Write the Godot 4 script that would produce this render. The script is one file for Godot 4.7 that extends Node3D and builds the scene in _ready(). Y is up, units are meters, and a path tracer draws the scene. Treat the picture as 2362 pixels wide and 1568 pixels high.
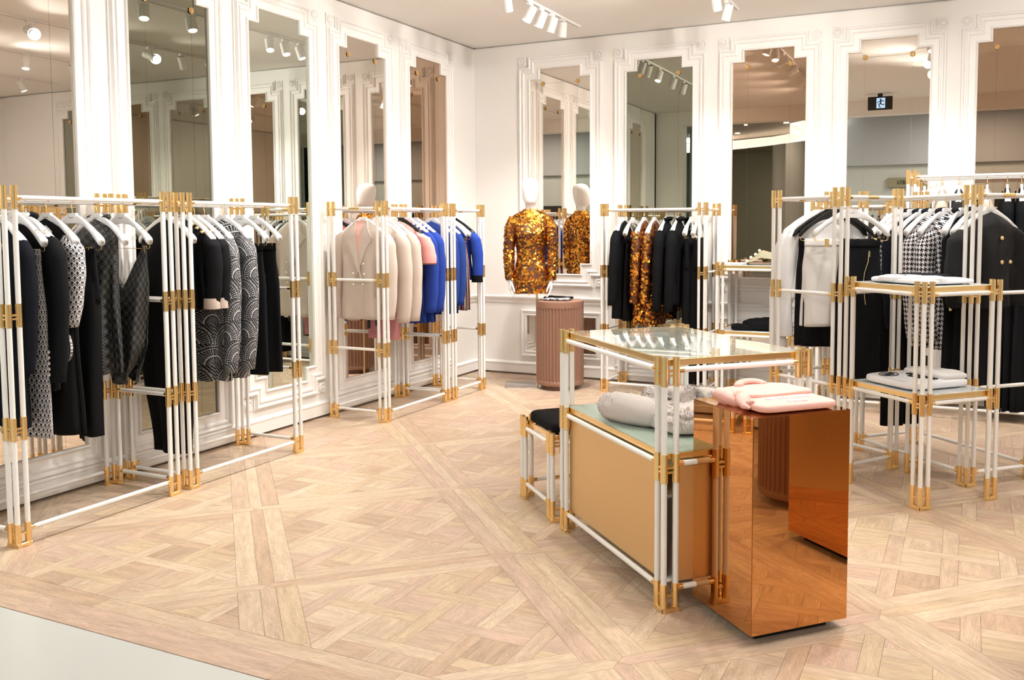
extends Node3D
# Boutique interior: panelled walls with tinted mirrors, diagonal parquet, white and brass clothes racks.

var mt := {}
var used := {}
var rng := RandomNumberGenerator.new()
const CEIL := 3.11
const TAUF := TAU

class MB:
	var v := PackedVector3Array()
	var n := PackedVector3Array()
	var t := PackedVector2Array()
	var ix := PackedInt32Array()
	func vert(p: Vector3, nn: Vector3, uv: Vector2) -> int:
		v.append(p); n.append(nn); t.append(uv)
		return v.size() - 1
	func face(i: int, j: int, k: int, nn: Vector3) -> void:
		if (v[j] - v[i]).cross(v[k] - v[i]).dot(nn) > 0.0:
			ix.append_array(PackedInt32Array([i, k, j]))
		else:
			ix.append_array(PackedInt32Array([i, j, k]))
	func tri(a: Vector3, b: Vector3, c: Vector3, nn: Vector3) -> void:
		var i := vert(a, nn, Vector2(a.x, a.y)); var j := vert(b, nn, Vector2(b.x, b.y)); var k := vert(c, nn, Vector2(c.x, c.y))
		face(i, j, k, nn)
	func quad(a: Vector3, b: Vector3, c: Vector3, d: Vector3, nn := Vector3.ZERO) -> void:
		var m := nn
		if m == Vector3.ZERO:
			m = (c - a).cross(d - b).normalized()
		var w := a.distance_to(b); var h := a.distance_to(d)
		var i := vert(a, m, Vector2(0, 0)); var j := vert(b, m, Vector2(w, 0)); var k := vert(c, m, Vector2(w, h)); var l := vert(d, m, Vector2(0, h))
		face(i, j, k, m); face(i, k, l, m)
	# flat polygon in the plane o + x*U + y*W pushed out by depth along U x W
	func prism(pts: PackedVector2Array, o: Vector3, U: Vector3, W: Vector3, depth: float, back := true) -> void:
		var N := U.cross(W).normalized()
		var tr := Geometry2D.triangulate_polygon(pts)
		for s in ([1, 0] if back else [1]):
			var base := v.size()
			for p in pts:
				vert(o + U * p.x + W * p.y + N * depth * s, N if s == 1 else -N, p)
			for q in range(0, tr.size(), 3):
				face(base + tr[q], base + tr[q + 1], base + tr[q + 2], N if s == 1 else -N)
		var area := 0.0
		for i in pts.size():
			area += pts[i].cross(pts[(i + 1) % pts.size()])
		for i in pts.size():
			var p := pts[i]; var r := pts[(i + 1) % pts.size()]
			var e := (r - p).normalized()
			var out := Vector2(e.y, -e.x) * (1.0 if area > 0 else -1.0)
			var a := o + U * p.x + W * p.y; var b := o + U * r.x + W * r.y
			quad(a, b, b + N * depth, a + N * depth, (U * out.x + W * out.y).normalized())
	func box(c: Vector3, s: Vector3, B := Basis.IDENTITY, bev := 0.0) -> void:
		var h := s * 0.5
		var e := minf(bev, minf(h.x, minf(h.y, h.z)) * 0.9)
		for ax in 3:
			for sg in [-1.0, 1.0]:
				var N := Vector3.ZERO; N[ax] = sg
				var a1 := (ax + 1) % 3; var a2 := (ax + 2) % 3
				var q := []
				for k in [[-1, -1], [1, -1], [1, 1], [-1, 1]]:
					var p := Vector3.ZERO
					p[ax] = sg * h[ax]; p[a1] = k[0] * (h[a1] - e); p[a2] = k[1] * (h[a2] - e)
					q.append(c + B * p)
				quad(q[0], q[1], q[2], q[3], B * N)
		if e <= 0.0: return
		for ax in 3:
			var a1 := (ax + 1) % 3; var a2 := (ax + 2) % 3
			for s1 in [-1.0, 1.0]:
				for s2 in [-1.0, 1.0]:
					var N := Vector3.ZERO; N[a1] = s1; N[a2] = s2
					var q := []
					for k in [[-1, 0], [1, 0], [1, 1], [-1, 1]]:
						var p := Vector3.ZERO
						p[ax] = k[0] * (h[ax] - e)
						p[a1] = s1 * (h[a1] - (0.0 if k[1] == 0 else e)); p[a2] = s2 * (h[a2] - (e if k[1] == 0 else 0.0))
						q.append(c + B * p)
					quad(q[0], q[1], q[2], q[3], (B * N).normalized())
		for sx in [-1.0, 1.0]:
			for sy in [-1.0, 1.0]:
				for sz in [-1.0, 1.0]:
					var S := Vector3(sx, sy, sz)
					tri(c + B * (S * (h - Vector3(0, e, e))), c + B * (S * (h - Vector3(e, 0, e))), c + B * (S * (h - Vector3(e, e, 0))), (B * S).normalized())
	func tube(a: Vector3, b: Vector3, r: float, k := 10, cap := true, r2 := -1.0) -> void:
		var d := (b - a).normalized()
		var x := d.cross(Vector3.UP if absf(d.y) < 0.9 else Vector3.RIGHT).normalized()
		var y := d.cross(x)
		var rb := r if r2 < 0 else r2
		var base := v.size()
		var L := a.distance_to(b)
		for i in k + 1:
			var w := TAU * i / k
			var m := x * cos(w) + y * sin(w)
			vert(a + m * r, m, Vector2(float(i) / k, 0)); vert(b + m * rb, m, Vector2(float(i) / k, L))
		for i in k:
			var m := n[base + 2 * i]
			face(base + 2 * i, base + 2 * i + 2, base + 2 * i + 3, m); face(base + 2 * i, base + 2 * i + 3, base + 2 * i + 1, m)
		if cap:
			for e in [[a, -d, r], [b, d, rb]]:
				var c := vert(e[0], e[1], Vector2.ZERO)
				for i in k:
					vert(e[0] + (x * cos(TAU * i / k) + y * sin(TAU * i / k)) * e[2], e[1], Vector2.ZERO)
				for i in k:
					face(c, c + 1 + i, c + 1 + (i + 1) % k, e[1])
	# rows of points, smooth normals; out is a point inside (normals point away from it) or null to use the winding
	func grid(rows: Array, close: bool, uvs := [], flip := false) -> void:
		var R := rows.size(); var C: int = rows[0].size()
		var base := v.size()
		for i in R:
			for j in C:
				var jm := j - 1; var jp := j + 1
				if close:
					jm = (j - 1 + (C - 1)) % (C - 1); jp = (j + 1) % (C - 1)
				else:
					jm = maxi(j - 1, 0); jp = mini(j + 1, C - 1)
				var du: Vector3 = rows[i][jp] - rows[i][jm]
				var dv: Vector3 = rows[mini(i + 1, R - 1)][j] - rows[maxi(i - 1, 0)][j]
				var m := du.cross(dv)
				if m.length_squared() < 1e-14:
					m = Vector3.UP
				m = m.normalized() * (-1.0 if flip else 1.0)
				var uv := Vector2(float(j) / (C - 1), float(i) / maxi(R - 1, 1))
				if uvs.size() > 0: uv = uvs[i][j]
				vert(rows[i][j], m, uv)
		for i in R - 1:
			for j in C - 1:
				var a := base + i * C + j
				var m := n[a] + n[a + 1] + n[a + C] + n[a + C + 1]
				face(a, a + 1, a + C + 1, m); face(a, a + C + 1, a + C, m)
	func path(pts: PackedVector3Array, rad, k := 8, sx := 1.0, cap := true, ref := Vector3.UP) -> void:
		var rows := []
		for i in pts.size():
			var d := (pts[mini(i + 1, pts.size() - 1)] - pts[maxi(i - 1, 0)]).normalized()
			var x := d.cross(ref)
			if x.length() < 0.05: x = d.cross(Vector3(0.3, 0.2, 1))
			x = x.normalized()
			var y := d.cross(x)
			var r: float = rad[i] if rad is Array or rad is PackedFloat32Array else rad
			var row := PackedVector3Array()
			for j in k + 1:
				row.append(pts[i] + x * cos(TAU * j / k) * r * sx + y * sin(TAU * j / k) * r)
			rows.append(row)
		if cap:
			var a := PackedVector3Array(); var b := PackedVector3Array()
			for j in k + 1:
				a.append(pts[0]); b.append(pts[pts.size() - 1])
			rows.push_front(a); rows.push_back(b)
		grid(rows, true, [], true)
	func ball(c: Vector3, r: Vector3, k := 8, B := Basis.IDENTITY) -> void:
		var rows := []
		for i in k + 1:
			var row := PackedVector3Array()
			var th := PI * i / k
			for j in 2 * k + 1:
				var ph := PI * j / k
				row.append(c + B * Vector3(sin(th) * cos(ph) * r.x, cos(th) * r.y, sin(th) * sin(ph) * r.z))
			rows.append(row)
		var b0 := v.size()
		grid(rows, true)
		for i in range(b0, v.size()):
			var q := B.inverse() * (v[i] - c)
			n[i] = (B * Vector3(q.x / r.x, q.y / r.y, q.z / r.z)).normalized()
	func lathe(prof: Array, c: Vector3, k := 24) -> void:
		var rows := []
		for p in prof:
			var row := PackedVector3Array()
			for j in k + 1:
				row.append(c + Vector3(cos(TAU * j / k) * p.x, p.y, -sin(TAU * j / k) * p.x))
			rows.append(row)
		grid(rows, true)
	func mesh() -> ArrayMesh:
		var a := []
		a.resize(Mesh.ARRAY_MAX)
		a[Mesh.ARRAY_VERTEX] = v; a[Mesh.ARRAY_NORMAL] = n; a[Mesh.ARRAY_TEX_UV] = t; a[Mesh.ARRAY_INDEX] = ix
		var m := ArrayMesh.new()
		m.add_surface_from_arrays(Mesh.PRIMITIVE_TRIANGLES, a)
		return m

func numbered(parent: Node, called: String) -> String:
	var key := str(parent.get_instance_id()) + called
	var k: int = used.get(key, 0)
	used[key] = k + 1
	return called if k == 0 else "%s_%03d" % [called, k]

func put(called: String, m: Mesh, mat: Material, parent: Node = null) -> MeshInstance3D:
	var p: Node = parent if parent else self
	var o := MeshInstance3D.new()
	o.mesh = m
	o.material_override = mat
	o.name = numbered(p, called)
	p.add_child(o, true)
	return o

func node(called: String, label := "", category := "", at := Vector3.ZERO, B := Basis.IDENTITY, group := "") -> Node3D:
	var o := Node3D.new()
	o.name = numbered(self, called)
	add_child(o, true)
	o.transform = Transform3D(B, at)
	tag(o, label, category, group)
	return o

func tag(o: Node, label: String, category := "", group := "") -> void:
	if label: o.set_meta("label", label)
	if category: o.set_meta("category", category)
	if group: o.set_meta("group", group)

func structure(o: Node, label := "") -> void:
	o.set_meta("kind", "structure")
	if label: o.set_meta("label", label)

func dup(src: Node3D, label: String, tr: Transform3D, group := "") -> Node3D:
	var c: Node3D = src.duplicate()
	var base := String(src.name)
	c.name = numbered(self, base)
	add_child(c, true)
	c.transform = tr
	tag(c, label, "", group)
	return c

func mat(key: String, col: Color, rough := 0.5, metal := 0.0, spec := 0.5) -> StandardMaterial3D:
	var m := StandardMaterial3D.new()
	m.albedo_color = col
	m.roughness = rough
	m.metallic = metal
	m.metallic_specular = spec
	m.resource_name = key
	mt[key] = m
	return m

func tex(img: Image) -> ImageTexture:
	img.generate_mipmaps()
	return ImageTexture.create_from_image(img)

func turn(deg: float) -> Basis:
	return Basis(Vector3.UP, deg_to_rad(deg))

# ---------------------------------------------------------------- textures
func noise(freq: float, seed_: int, oct := 3) -> FastNoiseLite:
	var f := FastNoiseLite.new()
	f.seed = seed_; f.frequency = freq; f.fractal_octaves = oct
	f.noise_type = FastNoiseLite.TYPE_SIMPLEX_SMOOTH
	return f

func paint(w: int, h: int, fn: Callable) -> Image:
	var im := Image.create(w, h, false, Image.FORMAT_RGB8)
	for y in h:
		for x in w:
			im.set_pixel(x, y, fn.call(x, y))
	return im

func grey(v: float) -> Color:
	return Color(v, v, v)

func make_materials() -> void:
	mat("wall", Color(0.945, 0.935, 0.92), 0.55)
	mat("ceiling", Color(0.95, 0.94, 0.925), 0.7)
	mat("trim", Color(0.95, 0.94, 0.93), 0.42)
	mat("gap", Color(0.06, 0.055, 0.05), 0.8)
	mat("tube", Color(0.94, 0.93, 0.915), 0.32)
	mat("gold", Color(0.965, 0.835, 0.60), 0.26, 1.0)
	mat("hanger", Color(0.95, 0.95, 0.955), 0.35)
	mat("hanger_ring", Color(0.66, 0.65, 0.63), 0.5)
	mat("hanger_black", Color(0.05, 0.05, 0.055), 0.3)
	mat("ink", Color(0.12, 0.12, 0.13), 0.6)
	mat("m_clear", Color(0.90, 0.89, 0.865), 0.0, 1.0)
	mat("m_green", Color(0.86, 0.885, 0.855), 0.0, 1.0)
	mat("m_grey", Color(0.60, 0.605, 0.55), 0.0, 1.0)
	mat("m_bronze", Color(0.76, 0.66, 0.575), 0.0, 1.0)
	mat("m_rose", Color(0.895, 0.865, 0.83), 0.0, 1.0)
	mat("copper", Color(0.82, 0.60, 0.39), 0.012, 1.0)
	mat("black_edge", Color(0.035, 0.03, 0.03), 0.4)
	mat("black", Color(0.075, 0.078, 0.088), 0.85)
	mat("black_b", Color(0.055, 0.055, 0.06), 0.8)
	mat("navy", Color(0.075, 0.085, 0.115), 0.85)
	mat("tag_black", Color(0.05, 0.05, 0.05), 0.6)
	mat("white_cloth", Color(0.93, 0.93, 0.94), 0.8)
	mat("white_cloth_b", Color(0.90, 0.89, 0.885), 0.85)
	mat("pink", Color(0.88, 0.62, 0.60), 0.85)
	mat("rose_knit", Color(0.74, 0.50, 0.53), 0.85)
	mat("blush", Color(0.925, 0.725, 0.685), 0.85)
	mat("pearl", Color(0.93, 0.90, 0.86), 0.15)
	mat("gold_button", Color(0.95, 0.85, 0.66), 0.2, 1.0)
	mat("mannequin", Color(0.94, 0.93, 0.925), 0.45)
	mat("drum", Color(0.60, 0.45, 0.375), 0.55)
	mat("olive", Color(0.60, 0.575, 0.46), 0.6)
	mat("velvet", Color(0.035, 0.035, 0.042), 0.75)
	mat("steel", Color(0.8, 0.8, 0.8), 0.08, 1.0)
	mat("spot", Color(0.93, 0.92, 0.91), 0.45)
	for k in ["black", "black_b", "navy", "velvet", "pink", "blush", "white_cloth"]:
		mt[k].metallic_specular = 0.25
	var lens := mat("lens", Color(1, 0.97, 0.92), 0.3)
	lens.emission_enabled = true; lens.emission = Color(1, 0.965, 0.91); lens.emission_energy_multiplier = 6.0
	mat("mall_floor", Color(0.78, 0.785, 0.765), 0.25)
	mat("mall_grey", Color(0.74, 0.745, 0.75), 0.7)
	mat("mall_pale", Color(0.80, 0.815, 0.79), 0.7)
	mat("mall_green", Color(0.62, 0.65, 0.585), 0.6)
	mat("mall_dark", Color(0.16, 0.155, 0.13), 0.7)
	mat("mall_ceiling", Color(0.60, 0.585, 0.54), 0.8)
	var glow := mat("panel_glow", Color(1, 1, 1), 0.5)
	glow.emission_enabled = true; glow.emission = Color(0.97, 0.99, 1.0); glow.emission_energy_multiplier = 2.2
	# glass
	var g := mat("glass", Color(0.90, 0.97, 0.94, 0.16), 0.0)
	g.transparency = BaseMaterial3D.TRANSPARENCY_ALPHA
	g.metallic_specular = 0.75
	# brushed gold sheet
	var nb := noise(0.5, 3, 2)
	var br := paint(128, 128, func(x, y): return grey(0.5 + 0.25 * nb.get_noise_2d(x * 0.12, y * 6.0)))
	var gs := mat("gold_sheet", Color(0.90, 0.785, 0.60), 0.42, 1.0)
	gs.roughness = 0.42
	br.bump_map_to_normal_map(0.35)
	gs.normal_enabled = true; gs.normal_texture = tex(br); gs.normal_scale = 0.25
	# ribbed glass shelf
	var rb := mat("ribbed", Color(0.80, 0.86, 0.81), 0.16, 0.0, 0.8)
	rb.albedo_color = Color(0.80, 0.86, 0.81, 0.55)
	rb.transparency = BaseMaterial3D.TRANSPARENCY_ALPHA
	# oak
	var n1 := noise(0.011, 11, 4); var n2 := noise(0.05, 12, 2); var n3 := noise(0.9, 13, 2)
	var grain := func(x, y):
		var yy := float(y); var xx := float(x)
		var warp := n1.get_noise_2d(xx * 0.55, yy * 1.6) * 9.0
		var rings := sin((yy * 0.055 + warp) * TAU * 0.55)
		var fine := n3.get_noise_2d(xx * 0.03, yy * 1.3)
		var blotch := n2.get_noise_2d(xx * 0.25, yy * 0.5)
		var d := 0.90 + 0.035 * rings + 0.02 * fine + 0.075 * blotch
		var pore := maxf(0.0, n3.get_noise_2d(xx * 0.03 + 90.0, yy * 0.7 + 50.0) - 0.5) * 0.3
		d -= pore
		return Color(clampf(d, 0, 1), clampf(d * (0.985 + 0.012 * rings), 0, 1), clampf(d * (0.965 + 0.02 * rings), 0, 1))
	var oak := tex(paint(512, 512, grain))
	var tones := [Color(0.855, 0.765, 0.67), Color(0.835, 0.74, 0.65), Color(0.815, 0.71, 0.615), Color(0.875, 0.79, 0.695), Color(0.85, 0.76, 0.645), Color(0.775, 0.675, 0.585), Color(0.84, 0.735, 0.66)]
	for i in tones.size():
		var o := mat("oak%d" % i, tones[i], 0.40)
		o.albedo_texture = oak
	mat("joint", Color(0.42, 0.31, 0.23), 0.9)
	# houndstooth, one tooth per tile
	var tooth := ["1111000011110000", "1111000011110000"]
	var hd := func(x, y):
		var a := int(x) * 16 / 64; var b := int(y) * 16 / 64
		var w := (a % 8) < 4; var f := (b % 8) < 4
		var twill := (((a + b) % 4) + 4) % 4 < 2
		var ink: bool = w if w == f else (w if twill else f)
		return Color(0.045, 0.045, 0.055) if ink else Color(0.92, 0.90, 0.91)
	var hm := mat("houndstooth", Color.WHITE, 0.85)
	hm.albedo_texture = tex(paint(64, 64, hd)); hm.uv1_scale = Vector3(18.0, 18.0, 1)
	# leaf shaped black and white print
	var lf := func(x, y):
		var u := fposmod(float(x) / 32.0 + (0.5 if int(y / 24) % 2 else 0.0), 1.0); var w := fposmod(float(y) / 24.0, 1.0)
		var e := absf(u - 0.5) * 2.0
		var ink: bool = e + w * 0.9 < 0.62 or (w > 0.72 and e > 0.86) or absf(w - 0.85 + e * 0.5) < 0.08
		return Color(0.05, 0.05, 0.06) if ink else Color(0.90, 0.89, 0.90)
	var lm := mat("leaf_print", Color.WHITE, 0.85)
	lm.albedo_texture = tex(paint(64, 96, lf)); lm.uv1_scale = Vector3(16, 11, 1)
	# dark diamond velvet
	var dv := func(x, y):
		var a: bool = (int(x / 16) + int(y / 16)) % 2 == 0
		var e := absf(fposmod(float(x), 16.0) - 8.0) + absf(fposmod(float(y), 16.0) - 8.0)
		return grey(0.055) if a == (e < 9.0) else grey(0.30)
	var dm := mat("diamond_velvet", Color.WHITE, 0.6)
	dm.albedo_texture = tex(paint(64, 64, dv)); dm.uv1_scale = Vector3(12, 10, 1)
	# black and silver deco beading: fans, rays and beaded arcs
	var nd := noise(0.9, 31, 1)
	var deco := func(x, y):
		var cell := 128.0
		var cy := floorf(float(y) / 64.0)
		var px := fposmod(float(x) + (64.0 if int(cy) % 2 else 0.0), cell) - 64.0
		var py := fposmod(float(y), 64.0)
		var best := 0.0
		for k in 2:
			var qx := px; var qy := py + 64.0 * k
			if k == 1: qx = fposmod(float(x) + (64.0 if int(cy + 1) % 2 else 0.0), cell) - 64.0; qy = py - 64.0
			var r := sqrt(qx * qx + (64.0 - qy) * (64.0 - qy)); var an := atan2(qx, 64.0 - qy)
			if r < 62.0 and qy <= 64.0:
				if r > 57.0: best = 0.85 if int(an * 40.0) % 2 == 0 else 0.1
				elif r > 53.0: best = 0.0
				elif r > 51.0: best = 0.8
				elif r > 30.0: best = 0.75 if fposmod(an * 7.0, 1.0) > 0.62 else 0.0
				elif r > 26.0: best = 0.85
				elif r > 23.0: best = 0.0
				else: best = 0.7 if fposmod(an * 4.0, 1.0) > 0.6 else 0.0
				break
			else:
				best = 0.7 if fposmod((px + py) / 11.0, 1.0) > 0.66 else 0.0
		best *= 0.7 + 0.6 * absf(nd.get_noise_2d(x * 1.7, y * 1.7)) * 1.6
		return Color(best * 0.97 + 0.03, best * 0.97 + 0.03, best + 0.035)
	var dc := mat("deco_beads", Color.WHITE, 0.45, 0.1)
	dc.albedo_texture = tex(paint(128, 128, deco)); dc.uv1_scale = Vector3(4.2, 4.2, 1)
	var bead := paint(128, 128, func(x, y): return grey(0.5 + 0.5 * nd.get_noise_2d(x * 2.3, y * 2.3)))
	bead.bump_map_to_normal_map(2.5)
	dc.normal_enabled = true; dc.normal_texture = tex(bead); dc.normal_scale = 0.8
	# mandala print for the coat panel
	var md := func(x, y):
		var px := (float(x) - 64.0) / 64.0; var py := (float(y) - 64.0) / 64.0
		var r := sqrt(px * px + py * py); var an := atan2(py, px)
		var ink := false
		if r > 0.97: ink = true
		elif r > 0.92: ink = false
		elif r > 0.87: ink = true
		elif r > 0.62: ink = fposmod(an * 24.0 / TAU, 1.0) < 0.5 and absf(r - 0.745) < 0.10
		elif r > 0.58: ink = true
		elif r > 0.30: ink = fposmod(an * 28.0 / TAU, 1.0) < 0.42
		elif r > 0.26: ink = false
		else: ink = fposmod(r * 22.0, 1.0) < 0.5
		return Color(0.05, 0.05, 0.06) if ink else Color(0.90, 0.89, 0.90)
	var mm := mat("mandala", Color.WHITE, 0.85)
	mm.albedo_texture = tex(paint(128, 128, md))
	# tweeds
	var nt := noise(0.35, 41, 3)
	var bumps := paint(128, 128, func(x, y): return grey(0.5 + 0.45 * nt.get_noise_2d(x, y)))
	bumps.bump_map_to_normal_map(7.0)
	var bt := tex(bumps)
	var sp := tex(paint(128, 128, func(x, y): return grey(clampf(0.90 + 0.22 * nt.get_noise_2d(x * 1.3 + 40.0, y * 1.3), 0, 1))))
	for e in [["cream_tweed", Color(0.955, 0.88, 0.825), 9.0], ["ivory_fur", Color(0.975, 0.93, 0.905), 9.0], ["blue_tweed", Color(0.11, 0.27, 0.69), 12.0], ["blue_knit", Color(0.10, 0.255, 0.60), 16.0], ["beige_lace", Color(0.83, 0.77, 0.70), 14.0], ["black_tweed", Color(0.085, 0.085, 0.095), 12.0]]:
		var m := mat(e[0], e[1], 0.92)
		m.albedo_texture = sp
		m.normal_enabled = true; m.normal_texture = bt; m.normal_scale = 1.0
		m.uv1_scale = Vector3(e[2], e[2], 1)
	# woven stripes
	var cols := [Color(0.86, 0.53, 0.44), Color(0.16, 0.15, 0.2), Color(0.9, 0.83, 0.7), Color(0.2, 0.3, 0.55), Color(0.75, 0.3, 0.35), Color(0.1, 0.1, 0.12), Color(0.88, 0.72, 0.5), Color(0.3, 0.25, 0.4)]
	var st := func(x, y):
		var c: Color = cols[int(x / 8) % 8]
		return c.darkened(0.35) if (int(y / 3) + int(x / 8)) % 2 == 0 else c
	var sm := mat("stripes", Color.WHITE, 0.9)
	sm.albedo_texture = tex(paint(64, 64, st)); sm.uv1_scale = Vector3(8, 9, 1)
	# sequin base and leaves
	mat("sequin_base", Color(0.36, 0.20, 0.11), 0.5)
	mat("sequin", Color(0.96, 0.70, 0.28), 0.25, 1.0)
	mat("sequin_deep", Color(0.80, 0.49, 0.20), 0.3, 1.0)
	# marble
	var mn := noise(0.012, 51, 5); var mn2 := noise(0.03, 52, 4)
	var mb := func(x, y):
		var a := absf(mn.get_noise_2d(x + 40.0 * mn2.get_noise_2d(x, y), y))
		var vein := clampf(1.0 - a * 9.0, 0, 1)
		var d := 0.925 - 0.16 * vein * vein + 0.03 * mn2.get_noise_2d(x * 0.6, y * 0.6)
		return Color(d, d * 1.0, d * 1.0)
	var ma := mat("marble", Color(0.97, 0.985, 0.985), 0.12)
	ma.albedo_texture = tex(paint(256, 256, mb)); ma.uv1_scale = Vector3(2, 2, 1)
	# scarf print
	var sc := mat("scarf", Color.WHITE, 0.8)
	sc.albedo_texture = mm.albedo_texture; sc.uv1_scale = Vector3(6, 6, 1)

# ---------------------------------------------------------------- room
func ring(m: MB, poly: PackedVector2Array, prof: Array, o: Vector3, U: Vector3, N: Vector3) -> void:
	var W := Vector3.UP
	var area := 0.0
	for i in poly.size():
		area += poly[i].cross(poly[(i + 1) % poly.size()])
	var sg := 1.0 if area > 0 else -1.0
	var offs := []
	for q in prof:
		var row := PackedVector2Array()
		for i in poly.size():
			var a := (poly[i] - poly[i - 1]).normalized(); var b := (poly[(i + 1) % poly.size()] - poly[i]).normalized()
			var n1 := Vector2(a.y, -a.x) * sg; var n2 := Vector2(b.y, -b.x) * sg
			row.append(poly[i] + (n1 + n2) / (1.0 + n1.dot(n2)) * q.x)
		offs.append(row)
	for k in prof.size() - 1:
		var dp: Vector2 = prof[k + 1] - prof[k]
		if dp.length() < 1e-6: continue
		for i in poly.size():
			var j := (i + 1) % poly.size()
			var e := (poly[j] - poly[i]).normalized()
			var en := Vector2(e.y, -e.x) * sg
			var nn := ((U * en.x + W * en.y) * -dp.y + N * dp.x).normalized()
			var f := func(p: Vector2, h: float) -> Vector3: return o + U * p.x + W * p.y + N * h
			m.quad(f.call(offs[k][i], prof[k].y), f.call(offs[k][j], prof[k].y), f.call(offs[k + 1][j], prof[k + 1].y), f.call(offs[k + 1][i], prof[k + 1].y), nn)

func outline(notched: bool, yb: float) -> PackedVector2Array:
	var p := PackedVector2Array()
	if notched:
		p.append_array([Vector2(-0.30, yb + 0.097), Vector2(-0.203, yb + 0.097), Vector2(-0.203, yb), Vector2(0.203, yb), Vector2(0.203, yb + 0.097), Vector2(0.30, yb + 0.097)])
	else:
		p.append_array([Vector2(-0.30, yb), Vector2(0.30, yb)])
	p.append_array([Vector2(0.30, 2.762), Vector2(0.203, 2.762), Vector2(0.203, 2.857), Vector2(-0.203, 2.857), Vector2(-0.203, 2.762), Vector2(-0.30, 2.762)])
	return p

const FRAME := [Vector2(0, 0.0), Vector2(0, 0.024), Vector2(0.007, 0.029), Vector2(0.013, 0.024), Vector2(0.016, 0.013), Vector2(0.058, 0.013), Vector2(0.06, 0.02), Vector2(0.068, 0.026), Vector2(0.076, 0.026), Vector2(0.078, 0.016), Vector2(0.09, 0.016), Vector2(0.092, 0.024), Vector2(0.1, 0.031), Vector2(0.108, 0.031), Vector2(0.112, 0.02), Vector2(0.116, 0.011), Vector2(0.1235, 0.011), Vector2(0.1235, 0)]
const SMALLFRAME := [Vector2(0, 0), Vector2(0, 0.02), Vector2(0.006, 0.024), Vector2(0.012, 0.012), Vector2(0.03, 0.012), Vector2(0.033, 0.022), Vector2(0.045, 0.026), Vector2(0.05, 0.012), Vector2(0.055, 0.01), Vector2(0.055, 0)]
var rosette_mesh: ArrayMesh
var clip_mesh: ArrayMesh

func make_small_meshes() -> void:
	var m := MB.new()
	m.lathe([Vector2(0.037, 0), Vector2(0.037, 0.012), Vector2(0.033, 0.02), Vector2(0.027, 0.02), Vector2(0.024, 0.012), Vector2(0.020, 0.012), Vector2(0.016, 0.018), Vector2(0.010, 0.018), Vector2(0.007, 0.022), Vector2(0, 0.024)], Vector3.ZERO, 28)
	for k in 8:
		m.ball(Vector3(cos(TAU * k / 8), 0.55, sin(TAU * k / 8)) * Vector3(0.019, 0.03, 0.019), Vector3(0.0045, 0.004, 0.0045), 4)
	m.box(Vector3(0, 0.004, 0), Vector3(0.086, 0.008, 0.086), Basis.IDENTITY, 0.002)
	rosette_mesh = m.mesh()
	m = MB.new()
	for k in 9:
		var a := TAU * k / 9
		m.ball(Vector3(cos(a) * 0.0145, 0.006, sin(a) * 0.0145), Vector3(0.0075, 0.004, 0.0052), 4, Basis(Vector3.UP, -a))
	m.ball(Vector3(0, 0.009, 0), Vector3(0.007, 0.006, 0.007), 5)
	m.tube(Vector3.ZERO, Vector3(0, 0.006, 0), 0.009, 10)
	clip_mesh = m.mesh()

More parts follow.
